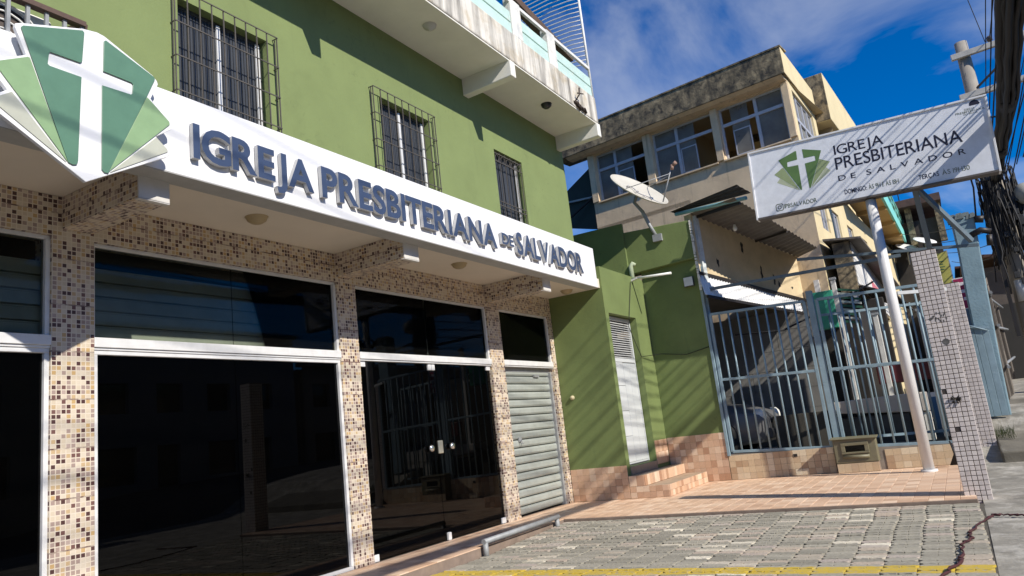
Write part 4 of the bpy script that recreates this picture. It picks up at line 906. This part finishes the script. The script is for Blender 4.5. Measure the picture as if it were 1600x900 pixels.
# carport behind the gate
GW = mat('bare grey block wall', (.20, .195, .185), .9, .12, 1.8, .3, 30, stain=((.11, .105, .10), .28, 2.5))
cw = thing('carport_wall', (16, -1, .3), 'bare grey block wall at the back of the carport', 'wall')
mb = MB()
for r_ in range(7):
    for c_ in range(8):
        y = 1.4 - c_ * .62 - (.31 if r_ % 2 else 0); mb.box(15.9, 16.0, y - .612, y, .25 + r_ * .40, .25 + r_ * .40 + .392)
mb.box(15.93, 16.05, -4.0, 1.4, .25, 3.05); mb.build('blockwork', GW, cw)
MB().box(13.2, 16, .9, 1.0, .2, 3.3).build('side', GW, cw)
tag(MB().box(13.165, 24, -4.9, 1.4, -.1, .34).build('carport_floor', CONC), None, None, kind='structure')
tag(MB().hexa([(13.2, -2.0, 3.60), (16.2, -3.1, 3.25), (16.2, 1.4, 3.25), (13.2, 1.4, 3.60)], [(13.2, -2.0, 3.64), (16.2, -3.1, 3.29), (16.2, 1.4, 3.29), (13.2, 1.4, 3.64)]).build('carport_ceiling', CORR), 'grey sheet ceiling over the parked car in the carport', 'ceiling')
# parked car behind the bars, nose towards the street
car = thing('parked_car', (14.35, -.7, .34), 'grey hatchback parked behind the blue gate beside the annex', 'car')
CARP = flat('grey car paint', (.13, .13, .132), .34, .0); RUB = flat('black rubber', (.02, .02, .02), .8)
def sec(y, zb, zs, zt, wb, ws, wt):    # half cross-section -> closed loop at y
    h = [(wb * .9, zb), (wb, zb + .12), (ws, zs), (ws * .97, zs + .05), (wt, zt - .04), (wt * .8, zt)]
    return [(14.35 + x, y, z + .34) for x, z in h] + [(14.35 - x, y, z + .34) for x, z in h[::-1]]
secs = [sec(-2.62, .28, .52, .62, .60, .66, .58), sec(-2.52, .20, .62, .74, .76, .80, .66), sec(-2.0, .18, .74, .90, .82, .83, .70), sec(-1.45, .18, .84, .98, .82, .84, .72), sec(-.95, .18, .90, 1.30, .82, .84, .62), sec(-.55, .18, .92, 1.46, .82, .84, .58), sec(.5, .18, .92, 1.46, .82, .84, .58), sec(1.0, .2, .90, 1.25, .8, .82, .62), sec(1.15, .3, .85, .98, .74, .78, .66)]
mb = MB(); n_ = len(secs[0])
mb.add([p for s_ in secs for p in s_], [tuple(range(n_))[::-1], tuple(range((len(secs) - 1) * n_, len(secs) * n_))] + [(i * n_ + k, i * n_ + (k + 1) % n_, (i + 1) * n_ + (k + 1) % n_, (i + 1) * n_ + k) for i in range(len(secs) - 1) for k in range(n_)], 0, True)
mb.build('body', CARP, car)
MB().add([(14.35 - .66, -1.42, 1.345), (14.35 + .66, -1.42, 1.345), (14.35 + .52, -.62, 1.79), (14.35 - .52, -.62, 1.79)], [(0, 1, 2, 3)]).build('windscreen', GLASSB, car)
for sx_ in (-1, 1):
    MB().lathe((14.35 + sx_ * .60, -2.50, 1.00), [(0, -.11), (.06, -.105), (.12, -.06), (.14, .05)], 16, ax=(-sx_ * .25, 1, -.1)).build('headlight', flat('clear lamp', (.78, .78, .72), .12), car)
    for y in (-1.85, .55):
        wl_ = MB().lathe((14.35 + sx_ * .76, y, .64), [(.2, -.1), (.28, -.1), (.31, -.06), (.31, .06), (.28, .1), (.2, .1)], 22, ax=(1, 0, 0)).build('wheel', RUB, car)
        MB().lathe((14.35 + sx_ * .80, y, .64), [(0, .03 * sx_), (.08, .06 * sx_), (.2, .04 * sx_), (.21, .0)], 16, ax=(1, 0, 0)).build('rim', STEEL, wl_)
MB().box(13.72, 14.98, -2.67, -2.58, .60, .78).build('bumper', flat('dark bumper', (.05, .05, .05), .6), car, .03); MB().box(14.0, 14.7, -2.64, -2.60, .86, .94).build('grille', BLACK, car)
# clutter behind the gates
iw = thing('low_wall', (14, -3.2, .3), 'low dark cement wall inside the gate next to the parked car', 'wall')
MB().box(13.95, 14.1, -3.62, -2.66, .33, .965).build('panel', mat('dark cement', (.06, .055, .045), .9, .2, 3, .3), iw, .01)
ct = thing('counter', (14, -4.4, .3), 'pale topped counter behind the right hand blue gate', 'counter')
MB().hexa([(13.85, -5.15, .78), (14.4, -5.15, .78), (14.4, -3.66, .90), (13.85, -3.66, .90)], [(13.85, -5.15, 1.10), (14.4, -5.15, 1.10), (14.4, -3.66, 1.09), (13.85, -3.66, 1.09)]).build('top', mat('pale worn counter', (.52, .48, .43), .8, .1, 4, .2, stain=((.35, .30, .26), .25, 5)), ct, .02)
bx('front', mat('charcoal cloth', (.07, .07, .068), .9, .3, 4, .4, 14), ct, 13.9, 14.35, -4.85, -3.70, .33, .80, bevel=.02)
bx('side_panel', WHITEP, ct, 13.88, 14.3, -5.15, -4.87, .33, .775)
BLK = [('shade_backdrop', mat('deep brown interior shade', (.03, .026, .022), .9, .3, 4, .2), (15.2, 15.3, -4.75, -3.45, .34, 2.9), 'dark sheet giving the shade of the interior behind the right hand gate'),  # dark sheet; shade of the deep interior is put into its colour
       ('tan_board', mat('tan board', (.36, .30, .23), .8, .08, 2, .1), (14.6, 14.66, -4.68, -4.34, 1.0, 2.65), 'tan board leaning behind the gate left of the sign pole'),
       ('teal_tarp', mat('teal plastic tarp', (.04, .30, .20), .4, .15, 6, .5, 12), (14.45, 14.6, -4.0, -3.60, 2.40, 3.10), 'teal green tarp bundle hanging behind the gate post'),
       ('red_crate', flat('dark red plastic', (.10, .012, .015), .5), (14.45, 14.9, -5.35, -4.45, 1.30, 1.62), 'dark red crate behind the gate near the pillar')]
for n__, m_, b_, l_ in BLK: tag(bx(n__, m_, None, *b_, bevel=.02), l_, n__.split('_')[1])
bar_ = thing('awning_stripes', (14.9, -4.3, 2.8), 'dark green striped canvas blind behind the right hand gate', 'blind')
for i in range(9): MB().hexa([(14.7, -4.42, 2.40 + i * .075), (14.7, -4.05, 2.50 + i * .075), (14.72, -4.05, 2.50 + i * .075), (14.72, -4.42, 2.40 + i * .075)], [(14.7, -4.42, 2.44 + i * .075), (14.7, -4.05, 2.54 + i * .075), (14.72, -4.05, 2.54 + i * .075), (14.72, -4.42, 2.44 + i * .075)]).build('stripe', flat('white stripe', (.5, .52, .48), .7) if i % 2 else flat('green stripe', (.02, .10, .06), .7), bar_)
for i, (y, z1, l_) in enumerate(((-4.06, 3.25, 'thin white post beside the teal tarp'), (-4.62, 2.5, 'white post with grey patches behind the gate'), (-5.30, 2.45, 'pale post behind the gate nearest the large pillar'))):
    o = thing('white_post', (14.3, y, .34), l_, 'post', 'posts behind the gate'); bx('shaft', mat('flaking white post', (.62, .61, .57), .8, .12, 5, .2, stain=((.3, .3, .3), .25, 7)), o, 14.28, 14.36, y - .04, y + .04, .34, z1, bevel=.006); bx('cap', STEEL, o, 14.265, 14.375, y - .055, y + .055, z1, z1 + .04)
og = thing('blue_gate', (13.5, -4.6, .4), 'second blue barred gate folded open behind the right hand one', 'gate', 'pale blue barred gates')
mb = MB()
for z in (.5, 1.62, 2.55): mb.bar((13.30, -3.85, z), (13.75, -5.5, z - .04), .04, .04)
mb.build('gate_frame', BLUE, og); me = MB().tube([(0, 0, .5), (0, 0, 2.55)], .015, 7).mesh('gate_bar', BLUE)
for i in range(12): inst('gate_bar', me, og, T(13.30 + .45 * i / 11, -3.85 - 1.65 * i / 11, 0))
# lean-to shop in front of the neighbour's street wall
LT = thing('lean_to_shop', (18, -4.2, 3), 'small shop front with white street side and dark sheet roof', 'shop')
WSH = mat('whitewashed street side', (.70, .69, .66), .85, .06, 2, .15, stain=((.5, .46, .4), .2, 3))
MB().box(16.02, 24, -4.31, -3.99, 3.20, 4.22).build('wall', [BEIP], LT); MB().box(16.2, 24, -4.325, -4.312, 3.3, 4.22).build('white_board', WSH, LT)
MB().hexa([(15.9, -4.55, 4.20), (24.3, -4.75, 4.10), (24.3, -3.9, 4.28), (15.9, -3.85, 4.30)], [(15.9, -4.55, 4.24), (24.3, -4.75, 4.14), (24.3, -3.9, 4.32), (15.9, -3.85, 4.34)]).build('roof_sheet', CORR, LT)
MB().hexa([(16.1, -4.95, 2.98), (19, -5.1, 2.9), (19, -4.33, 3.3), (16.1, -4.33, 3.3)], [(16.1, -4.95, 3.01), (19, -5.1, 2.93), (19, -4.33, 3.33), (16.1, -4.33, 3.33)]).build('awning_sheet', CORR, LT)
bx('post', WPOLE, LT, 15.95, 16.05, -3.62, -3.52, .3, 3.55); bx('post', WPOLE, LT, 15.95, 16.03, -4.28, -4.20, .3, 3.2)
bx('shutter', DARKIN, LT, 16.3, 23.5, -4.2, -4.1, .9, 3.2); bx('pink_patch', flat('pink graffiti', (.55, .16, .20), .8), LT, 19.6, 21.6, -4.33, -4.3255, 3.35, 3.85)  # dark sheet, no real shutter; stands in for shade in the open front
# red and yellow signs further on
yb = thing('yellow_banner', (18.5, -5.7, 3.6), 'faded yellow advertising banner between pillar and blue pier', 'banner')
MB().hexa([(18.5, -5.96, 3.30), (18.52, -5.62, 3.30), (18.54, -5.62, 3.98), (18.52, -5.97, 4.02)], [(18.55, -5.96, 3.30), (18.57, -5.62, 3.30), (18.59, -5.62, 3.98), (18.57, -5.97, 4.02)]).build('sheet', mat('yellow green print', (.42, .40, .10), .7, .25, 3, .1, stain=((.10, .22, .07), .4, 3.5)), yb)
for i in range(4): bx('print_line', flat('dark green print', (.05, .12, .05), .7), yb, 18.496, 18.499, -5.88 + .02 * (i % 2), -5.70 - .02 * i, 3.80 - i * .06, 3.825 - i * .06)
bx('frame_post', STEEL, yb, 18.6, 18.66, -5.99, -5.93, .9, 4.05); bx('frame_post', STEEL, yb, 18.6, 18.66, -5.66, -5.60, .9, 4.0)
rs = thing('red_sign', (15.8, -6.05, 2.6), 'small magenta shop sign with white lettering beside the blue pier', 'sign')
bx('board', flat('magenta', (.34, .015, .08), .5), rs, 15.8, 15.85, -6.16, -5.92, 2.50, 3.05); bx('board_frame', flat('white rim', (.7, .7, .7), .5), rs, 15.81, 15.84, -6.18, -5.90, 2.48, 3.07)
for i in range(3): bx('print_line', flat('white print', (.75, .7, .72), .6), rs, 15.793, 15.799, -6.14, -5.98 - .02 * i, 2.92 - .14 * i, 2.98 - .14 * i)
# blue pier and sheet gate
bp = thing('blue_pier', (14.1, -6.2, .6), 'tall flaking pale blue concrete pier with broken top', 'pier')
PIER = mat('chalky blue lime wash', (.21, .31, .36), .9, .2, 2.2, .5, 25, stain=((.34, .43, .46), .35, 3.5), streak=((.09, .095, .09), .34))
mb = MB(); L_ = [(.30, -5.98, -6.23), (1.5, -5.99, -6.27), (2.6, -6.02, -6.32), (3.3, -6.05, -6.36), (3.82, -6.05, -6.38)]; vs_ = []
for z, ya, yb_ in L_: vs_ += [(14.0, ya, z), (14.0, yb_, z), (14.35, yb_, z), (14.35, ya, z)]
k = len(L_) - 1; fs_ = [(4 * i + j, 4 * i + (j + 1) % 4, 4 * i + 4 + (j + 1) % 4, 4 * i + 4 + j) for i in range(k) for j in range(4)] + [(3, 2, 1, 0), (4 * k, 4 * k + 1, 4 * k + 2, 4 * k + 3)]
mb.add(vs_, fs_).build('shaft', PIER, bp, .02)
mb = MB(); rr = random.Random(2)
for i in range(26):
    y = -6.37 + .32 * rr.random(); x = 14.02 + .3 * rr.random(); z = 3.80 + .05 * rr.random(); s_ = .03 + .05 * rr.random(); mb.hexa([(x - s_, y - s_, z - .04), (x + s_, y - s_, z - .04), (x + s_, y + s_, z - .04), (x - s_, y + s_, z - .04)], [(x - s_ * .5, y - s_ * .6, z + s_), (x + s_ * .6, y - s_ * .4, z + s_ * 1.2), (x + s_ * .5, y + s_ * .5, z + s_ * .7), (x - s_ * .6, y + s_ * .5, z + s_ * .9)])
mb.build('broken_top', mat('broken blue grey concrete', (.13, .16, .17), .95, .3, 9, .6, 30, stain=((.05, .05, .05), .4, 6)), bp)
MB().tube([(13.99, -6.28, 3.5), (13.97, -6.42, 3.55), (14.0, -6.55, 3.5)], .05, 8).tube([(14, -6.38, 3.75), (14, -6.5, 3.72)], .06, 8).tube([(14, -6.52, 3.45), (14.0, -6.5, 3.28)], .045, 8).build('wire_clump', BLACK, bp)
sg = thing('sheet_gate', (13.9, -6.0, .6), 'pale blue sheet metal gate standing against the blue pier', 'gate')
for i, (ya, yb_) in enumerate(((-5.80, -5.90), (-5.905, -6.0), (-6.005, -6.10), (-6.105, -6.20))): bx('panel', BLUE, sg, 13.90, 13.93, yb_, ya, .60 + .0 * i, 2.06 - .02 * i, bevel=.004)
MB().bar((13.89, -5.79, 2.07), (13.89, -6.22, 1.97), .05, .04).tube([(13.86, -5.84, 2.10), (13.80, -6.2, 1.92)], .012, 6).build('gate_rail', BLUE, sg)
# plank fence and shacks up the street
PLK = pieces('grey brown old boards', [(0, (.06, .05, .042)), (.4, (.14, .12, .098)), (.7, (.10, .08, .065)), (1, (.22, .19, .155))], .9, .6, .35, dirt=((.03, .027, .024), .6, 6))
pf = thing('plank_fence', (18, -6.5, 1), 'rough grey plank fence along the rising sidewalk past the blue pier', 'fence')
for i in range(24):
    x = 15.6 + i * .36; y = -6.36 - .026 * i + rng.uniform(-.03, .03); z0 = .72 + .03 * i; z1 = 2.95 + rng.uniform(-.35, .2); w_ = .30 + rng.uniform(-.06, .04); d_ = rng.uniform(-.05, .05)
    MB().hexa([(x, y, z0), (x + w_, y + d_, z0), (x + w_, y + d_ + .03, z0), (x, y + .03, z0)], [(x, y, z1), (x + w_, y + d_, z1 + rng.uniform(-.1, .1)), (x + w_, y + d_ + .03, z1), (x, y + .03, z1)]).build('plank', PLK, pf)
for z in (1.35, 2.1, 2.7): MB().tube([(15.7, -6.44, z), (18, -6.52, z + .1), (24.0, -7.05, z + .35)], .03, 6).build('fence_pipe', STEEL, pf)
sk = thing('dark_shack', (27, -5.2, 1.2), 'dark unfinished upper storey with low roof behind the pillar top', 'building')
bx('wall', mat('sooty block', (.045, .04, .036), .95, .3, 2, .3), sk, 29, 34, -6.1, -4.6, 1.0, 6.9); bx('roof_slab', mat('rusty roof edge', (.09, .055, .045), .9, .3, 3, .3), sk, 28.4, 34.5, -6.35, -4.2, 7.35, 7.6)
for y in (-4.5, -5.3, -6.2): bx('pillar', BEIP, sk, 28.8, 29.0, y - .1, y + .1, 6.0, 7.35)
MB().tube([(30, -4.9, 7.6), (30, -4.9, 9.0)], .02, 5).tube([(30.3, -5.1, 7.6), (30.3, -5.1, 9.1)], .02, 5).tube([(31, -5.6, 7.6), (31, -5.6, 8.8)], .02, 5).build('rebar', BLACK, sk)
for y, z, l_ in ((-5.05, 5.95, 'left small white dish under the dark shack roof'), (-5.62, 6.05, 'right small white dish under the dark shack roof')):
    o = thing('roof_dish', (28.5, y, z - .4), l_, 'satellite dish', 'dishes on the shack'); nn_ = (-.35, -.4, .85)
    MB().lathe((28.4, y, z), [(0, -.08), (.2, -.05), (.36, .02), (.37, .0)], 20, ax=nn_).build('reflector', flat('white dish', (.72, .72, .70), .4), o); MB().tube([(28.45, y, z - .05), (28.5, y + .02, z - .6)], .03, 6).build('mast', STEEL, o)
HSES = [((24.8, 33, -8.2, -6.6, 1.0, 4.3), (.12, .10, .085), 'brown low house front beyond the plank fence'), ((33.5, 46, -9.0, -6.6, 1.2, 5.2), (.17, .13, .10), 'farthest dull brown house up the street')]
for b_, c_, l_ in HSES:
    o = thing('street_house', (b_[0], b_[2], b_[4]), l_, 'house'); bx('wall', mat('dull render', c_, .95, .25, 1.5, .3, stain=((.05, .045, .04), .3, 2)), o, *b_)
    MB().hexa([(b_[0] - .4, b_[2] - .3, b_[5]), (b_[1], b_[2] - .3, b_[5]), (b_[1], b_[3] + .2, b_[5] + .35), (b_[0] - .4, b_[3] + .2, b_[5] + .35)], [(b_[0] - .4, b_[2] - .3, b_[5] + .08), (b_[1], b_[2] - .3, b_[5] + .08), (b_[1], b_[3] + .2, b_[5] + .43), (b_[0] - .4, b_[3] + .2, b_[5] + .43)]).build('roof', mat('rust red sheet', (.09, .045, .035), .9, .3, 4, .2), o)
    bx('door', DARKIN, o, b_[0] - .02, b_[0] + .01, (b_[2] + b_[3]) / 2 - .4, (b_[2] + b_[3]) / 2 + .4, b_[4] + .1, b_[4] + 2.2)

# ================================================================ UTILITY POLE AND WIRES
up = thing('utility_pole', (17.0, -7.03, .8), 'concrete utility pole with two cross arms and tangled cables', 'utility pole')
PC = mat('pole concrete', (.30, .27, .23), .9, .12, 4, .3, 40, streak=((.10, .09, .08), .2))
MB().tube([(17.0, -7.03, .7), (17.0, -7.03, 4.5), (17.0, -7.03, 7.95)], [.19, .155, .115], 16, cap=True).build('shaft', PC, up)
ARM = mat('pale timber arm', (.46, .44, .40), .8, .12, 6, .2, stain=((.2, .18, .16), .2, 6))
for z, y0 in ((7.62, -6.80), (6.75, -6.78)):
    a_ = MB().bar((16.84, y0, z), (16.84, -9.6, z + .12), .09, .115).build('cross_arm', ARM, up, .006)
    for y in (-7.5, -8.4, -9.3): MB().lathe((16.84, y, z + .075), [(.03, 0), (.03, .05), (.06, .06), (.045, .09), (.06, .11), (.03, .15), (0, .155)], 10).build('insulator', flat('brown insulator', (.10, .07, .06), .3), a_)
MB().bar((16.9, -7.12, 6.9), (16.86, -8.1, 7.62), .03, .04).build('brace', BLACK, up)
mb = MB(); rr = random.Random(31)
for k in range(230):       # tangle of splices strapped to the shaft
    z = 3.9 + 1.35 * rr.random() ** .7; a_ = rr.random() * 6.28; r0 = .16 + .13 * rr.random(); p = Vector((17.0 - .12 + r0 * math.cos(a_), -7.03 + r0 * 1.15 * math.sin(a_), z)); pts = [p]
    for j in range(5): pts.append(pts[-1] + Vector((rr.uniform(-.035, .035), rr.uniform(-.04, .04), rr.uniform(-.36, -.04))))
    mb.tube(pts, .007 + .009 * rr.random(), 5)
mb.build('cable_tangle', flat('black cable', (.018, .017, .017), .6), up)
SPL = mat('dull black box', (.03, .03, .03), .6, .3, 6, .2)
for k in range(22):
    z = 2.6 + 2.5 * rr.random(); y = -7.03 + rr.uniform(-.26, .26); s_ = .02 + .035 * rr.random(); bx('splice_box', SPL, up, 16.70 - s_, 16.72 + s_, y - s_, y + s_, z - s_ * 1.2, z + s_ * 1.2, bevel=.006)
MB().lathe((16.75, -7.42, 4.55), [(0, -.20), (.12, -.17), (.19, -.06), (.19, .06), (.12, .17), (0, .2)], 16, ax=(.3, 0, 1)).build('cable_drum', mat('grey canister', (.34, .34, .31), .6, .15, 6, .2), up)
MB().tube([(16.82, -7.03, 2.55), (16.82, -7.03, 2.95)], .13, 10).build('white_plate', flat('white plate', (.62, .62, .6), .6), up)
MB().box(16.72, 16.84, -6.80, -6.74, 1.9, 4.4).build('conduit', BLACK, up)
CAB = flat('black cable sheath', (.007, .007, .009), .75)
def wire_pts(a, b, sagv, n=22, wob=0.0, rr=None):
    a, b = Vector(a), Vector(b); o = []
    for i in range(n + 1):
        t = i / n; p = a.lerp(b, t); p.z -= 4 * sagv * t * (1 - t)
        if wob and 0 < i < n: p += Vector((0, rr.uniform(-wob, wob), rr.uniform(-wob, wob)))
        o.append(p)
    return o
bun = thing('cable_bundle', (9, -6.95, 5), 'thick black bundle of cables sagging from the utility pole over the sidewalk', 'cables')
rr = random.Random(17); mid = Vector((8, -6.9, 5.0))
def path3(dy, dz, wob):
    P0 = Vector((16.75, -7.03 + dy * .6, 4.95 + dz * .6)); P1 = Vector((11.2, -6.91 + dy, 4.73 + dz)); P2 = Vector((8, -6.75 + dy, 4.61 + dz)); P3 = Vector((-14, -6.6 + dy, 5.6 + dz)); o = []
    key = [P0, P1, P2, Vector((3, -6.70 + dy, 4.62 + dz)), P3]
    for a_, b_ in zip(key, key[1:]):
        for i in range(9): o.append(a_.lerp(b_, i / 9) + Vector((0, rr.uniform(-wob, wob), rr.uniform(-wob, wob))))
    return o + [key[-1]]
for k in range(15):
    a_ = k * 2.4; r_ = .022 + .085 * math.sqrt(k / 15); MB().tube(path3(r_ * math.cos(a_) * 1.0, r_ * math.sin(a_) * 1.2, .012), .020 + .018 * rr.random(), 6).build('cable', CAB, bun)
for i, (x, dy) in enumerate(((11.2, .02), (13.9, -.03))): MB().tube([(x, -6.92 + dy, 4.73 + .03 * (x - 11.2)), (x + .45, -6.94 + dy, 4.75 + .03 * (x - 11.2))], .115, 10).build('splice_sleeve', CAB, bun)
WIRES = []
for k in range(9): WIRES.append(((16.8, -7.15 - .13 * k, 4.7 + .16 * k + .2 * rr.random()), (-14, -6.95 - .16 * k, 5.9 + .20 * k), .18 + .1 * rr.random(), .008 + .006 * rr.random()))
for y, z in ((-7.5, 7.78), (-8.4, 7.82), (-9.3, 7.86), (-7.5, 6.92), (-8.4, 6.96)): WIRES.append(((16.84, y, z), (-16, y + .2, z + .3), .35, .009))
for k in range(7): WIRES.append(((17.0, -7.0 - .05 * k, 4.2 + .25 * k), (70, -8.5 - .2 * k, 9.0 + .2 * k), .5, .014))
for k in range(5): WIRES.append(((16.9, -6.95, 4.3 - .25 * k), (24, -5.1 - .35 * k, 5.6 - .35 * k), .12, .008))
for k in range(8):
    y1, z1 = -7.03 - .045 * k, 6.45 - .16 * k; WIRES.append(((16.9, -7.0 - .02 * k, 5.6 - .09 * k), (-10, -7.0 - .02 * k + (y1 + 7.0 + .02 * k) * 5.49, 5.6 - .09 * k + (z1 - 5.6 + .09 * k) * 5.49), .0, .007 + .003 * (k % 3)))
WIRES.append(((16.84, -7.3, 8.9), (16.84, -7.42, 7.75), .0, .008))
for k, (a_, b_, s_, r_) in enumerate(WIRES):
    wl = ('thin black wire running close beside the thick cable bundle', 'thin wire held by an insulator on a utility pole cross arm', 'wire leaving the utility pole up the street away from the church', 'drop wire fanning from the utility pole to the shacks behind the sign', 'single wire rising from the upper cross arm into the sky')[0 if k < 9 else 1 if k < 14 else 2 if k < 21 else 3 if k < 26 else 0 if k < 34 else 4]
    tag(MB().tube(wire_pts(a_, b_, s_), r_, 5).build('overhead_wire', CAB), wl, 'wire', 'overhead wires: ' + wl[:28])
tag(MB().tube([(14.0, -6.4, 3.75), (13.7, -6.45, 4.2), (13.5, -6.42, 4.6), (13.2, -6.5, 5.2), (12.9, -6.95, 5.0)], .014, 6).build('drop_cable', CAB), 'loose black drop cable hanging above the blue pier', 'cable')
tag(MB().tube([(12.96, -2.05, 2.30), (12.94, -1.6, 2.22), (12.93, -1.15, 2.30), (12.3, -1.0, 2.25), (11.9, -1.0, 2.75), (12.3, -1.0, 3.6)], .006, 5).build('lamp_cord', CAB), 'thin dark cord strung across the green annex wall by the door', 'cord')
tag(MB().tube([(14.2, -2.2, 2.55), (14.6, -3.0, 2.52), (15.2, -3.9, 2.9), (15.9, -4.6, 3.3)], .018, 5).build('slack_cable', CAB), 'slack black cable across the carport behind the gate', 'cable')

# ================================================================ SMALL THINGS ON THE GROUND
RED = mat('dark red cord', (.055, .012, .014), .8, .3, 20, .4)
pts = [(x, y, -.088 + .055 * max(0, min(1, (x - 7.2) / 1.8))) for x, y in ((8.15, -6.6), (8.19, -6.2), (8.2, -5.89), (8.27, -5.77), (8.26, -5.66), (7.95, -5.56), (7.54, -5.45), (7.28, -5.48), (7.09, -5.40), (6.57, -5.40), (6.3, -5.38), (5.97, -5.30), (5.7, -5.2))]
mb = MB(); P_ = [Vector(p) for p in pts]; fine = []
for a_, b_ in zip(P_, P_[1:]):
    for i in range(6): fine.append(a_.lerp(b_, i / 6) + Vector((rr.uniform(-.025, .025), rr.uniform(-.02, .02), rr.uniform(0, .008))))
mb.tube(fine, [.006 + .007 * rr.random() for _ in fine], 6); tag(mb.build('knotted_rope', RED), 'dark red knotted rope lying across the pavers and sidewalk', 'rope')
PAPER = flat('white litter', (.75, .74, .70), .7)
for x, y, s_, a_, l_ in ((9.0, -2.0, .04, .3, 'tiny white scrap of paper on the tile edge'), (8.98, -3.30, .09, 1.4, 'longer white paper scrap against the tile edge'), (7.9, -4.62, .05, 1.2, 'white paper scrap lying in the middle of the pavers')):
    c_, q_ = math.cos(a_) * s_, math.sin(a_) * s_; z = -.088
    tag(MB().hexa([(x - c_, y - q_, z), (x + c_ * .9, y + q_, z + .004), (x + c_ - q_ * .4, y + q_ + c_ * .4, z + .012), (x - c_ - q_ * .5, y - q_ + c_ * .3, z + .005)], [(x - c_, y - q_, z + .003), (x + c_ * .9, y + q_, z + .008), (x + c_ - q_ * .4, y + q_ + c_ * .4, z + .016), (x - c_ - q_ * .5, y - q_ + c_ * .3, z + .008)]).build('paper_scrap', PAPER), l_, 'litter')
mb = MB(); rr = random.Random(8)
for k in range(170):
    x, y = 13.1 + .5 * rr.random(), -6.2 + .25 * rr.random(); z = .17 + .22 * (x - 12.55); q_ = rr.random() * 6.28; h_ = .05 + .09 * rr.random(); l_ = Vector((math.cos(q_), math.sin(q_), 0)) * .03
    mb.add([(x, y, z), (x + .008, y + .004, z), (x + l_.x, y + l_.y, z + h_)], [(0, 1, 2)])
tag(mb.build('grass', mat('weed green', (.07, .11, .03), .8, .3, 30, 0)), 'small tuft of weeds on the sidewalk step', 'grass', kind='stuff')
mb = MB()
for i in range(7): mb.tube([(12.7, -5.35 - .02 * i, .36 - .03 * i), (12.62, -5.38, .18), (12.72, -5.42 + .02 * i, .02)], .012, 5)
tag(mb.build('hose_loop', CAB), 'black hose loop hanging from the tiled wall beside the sign pole', 'hose')

# ================================================================ ACROSS THE STREET (seen only as reflections in the dark glass)
OPP = [(-12, -3, 7.2, (.30, .27, .22), 'plain beige house across the street left of the church'), (-2.8, 5.5, 7.8, (.26, .24, .22), 'grey two storey house across the street from the columns'), (5.8, 14, 7.0, (.36, .30, .22), 'tan house across the street from the glass doors'), (14.4, 24, 6.6, (.25, .26, .27), 'grey blue house across the street from the gates'), (24.5, 40, 5.4, (.33, .26, .2), 'long brown house across the street up the hill')]
for x0, x1, h, c_, l_ in OPP:
    o = thing('opposite_house', ((x0 + x1) / 2, -21, 0), l_, 'house'); wins = []; n_ = int((x1 - x0) / 2.2)
    for i in range(n_):
        a_ = x0 + .6 + i * 2.2
        wins += [(a_, a_ + 1.1, 3.5, 4.6)] if h > 5 else []
        wins += [(a_, a_ + (.95 if i % 2 else 1.4), .1 if i % 2 else 1.0, 2.3)]
    PO = lambda u, v: (u, -20, v); mb = MB(); holed(mb, x0, x1, -.3, h, wins, PO)
    for q_ in wins: reveal(mb, q_, PO, (0, -.2, 0))
    mb.box(x0, x1, -28, -20.3, -.3, h - .1); mb.box(x0 - .1, x1 + .1, -20.3, -19.7, h, h + .18)
    mb.build('wall', mat('opposite render', c_, .9, .12, 1.2, .2, stain=((.10, .09, .08), .25, 1.5)), o)
    for q_ in wins: bx('window', GLASSW, o, q_[0], q_[1], -20.22, -20.2, q_[2], q_[3])
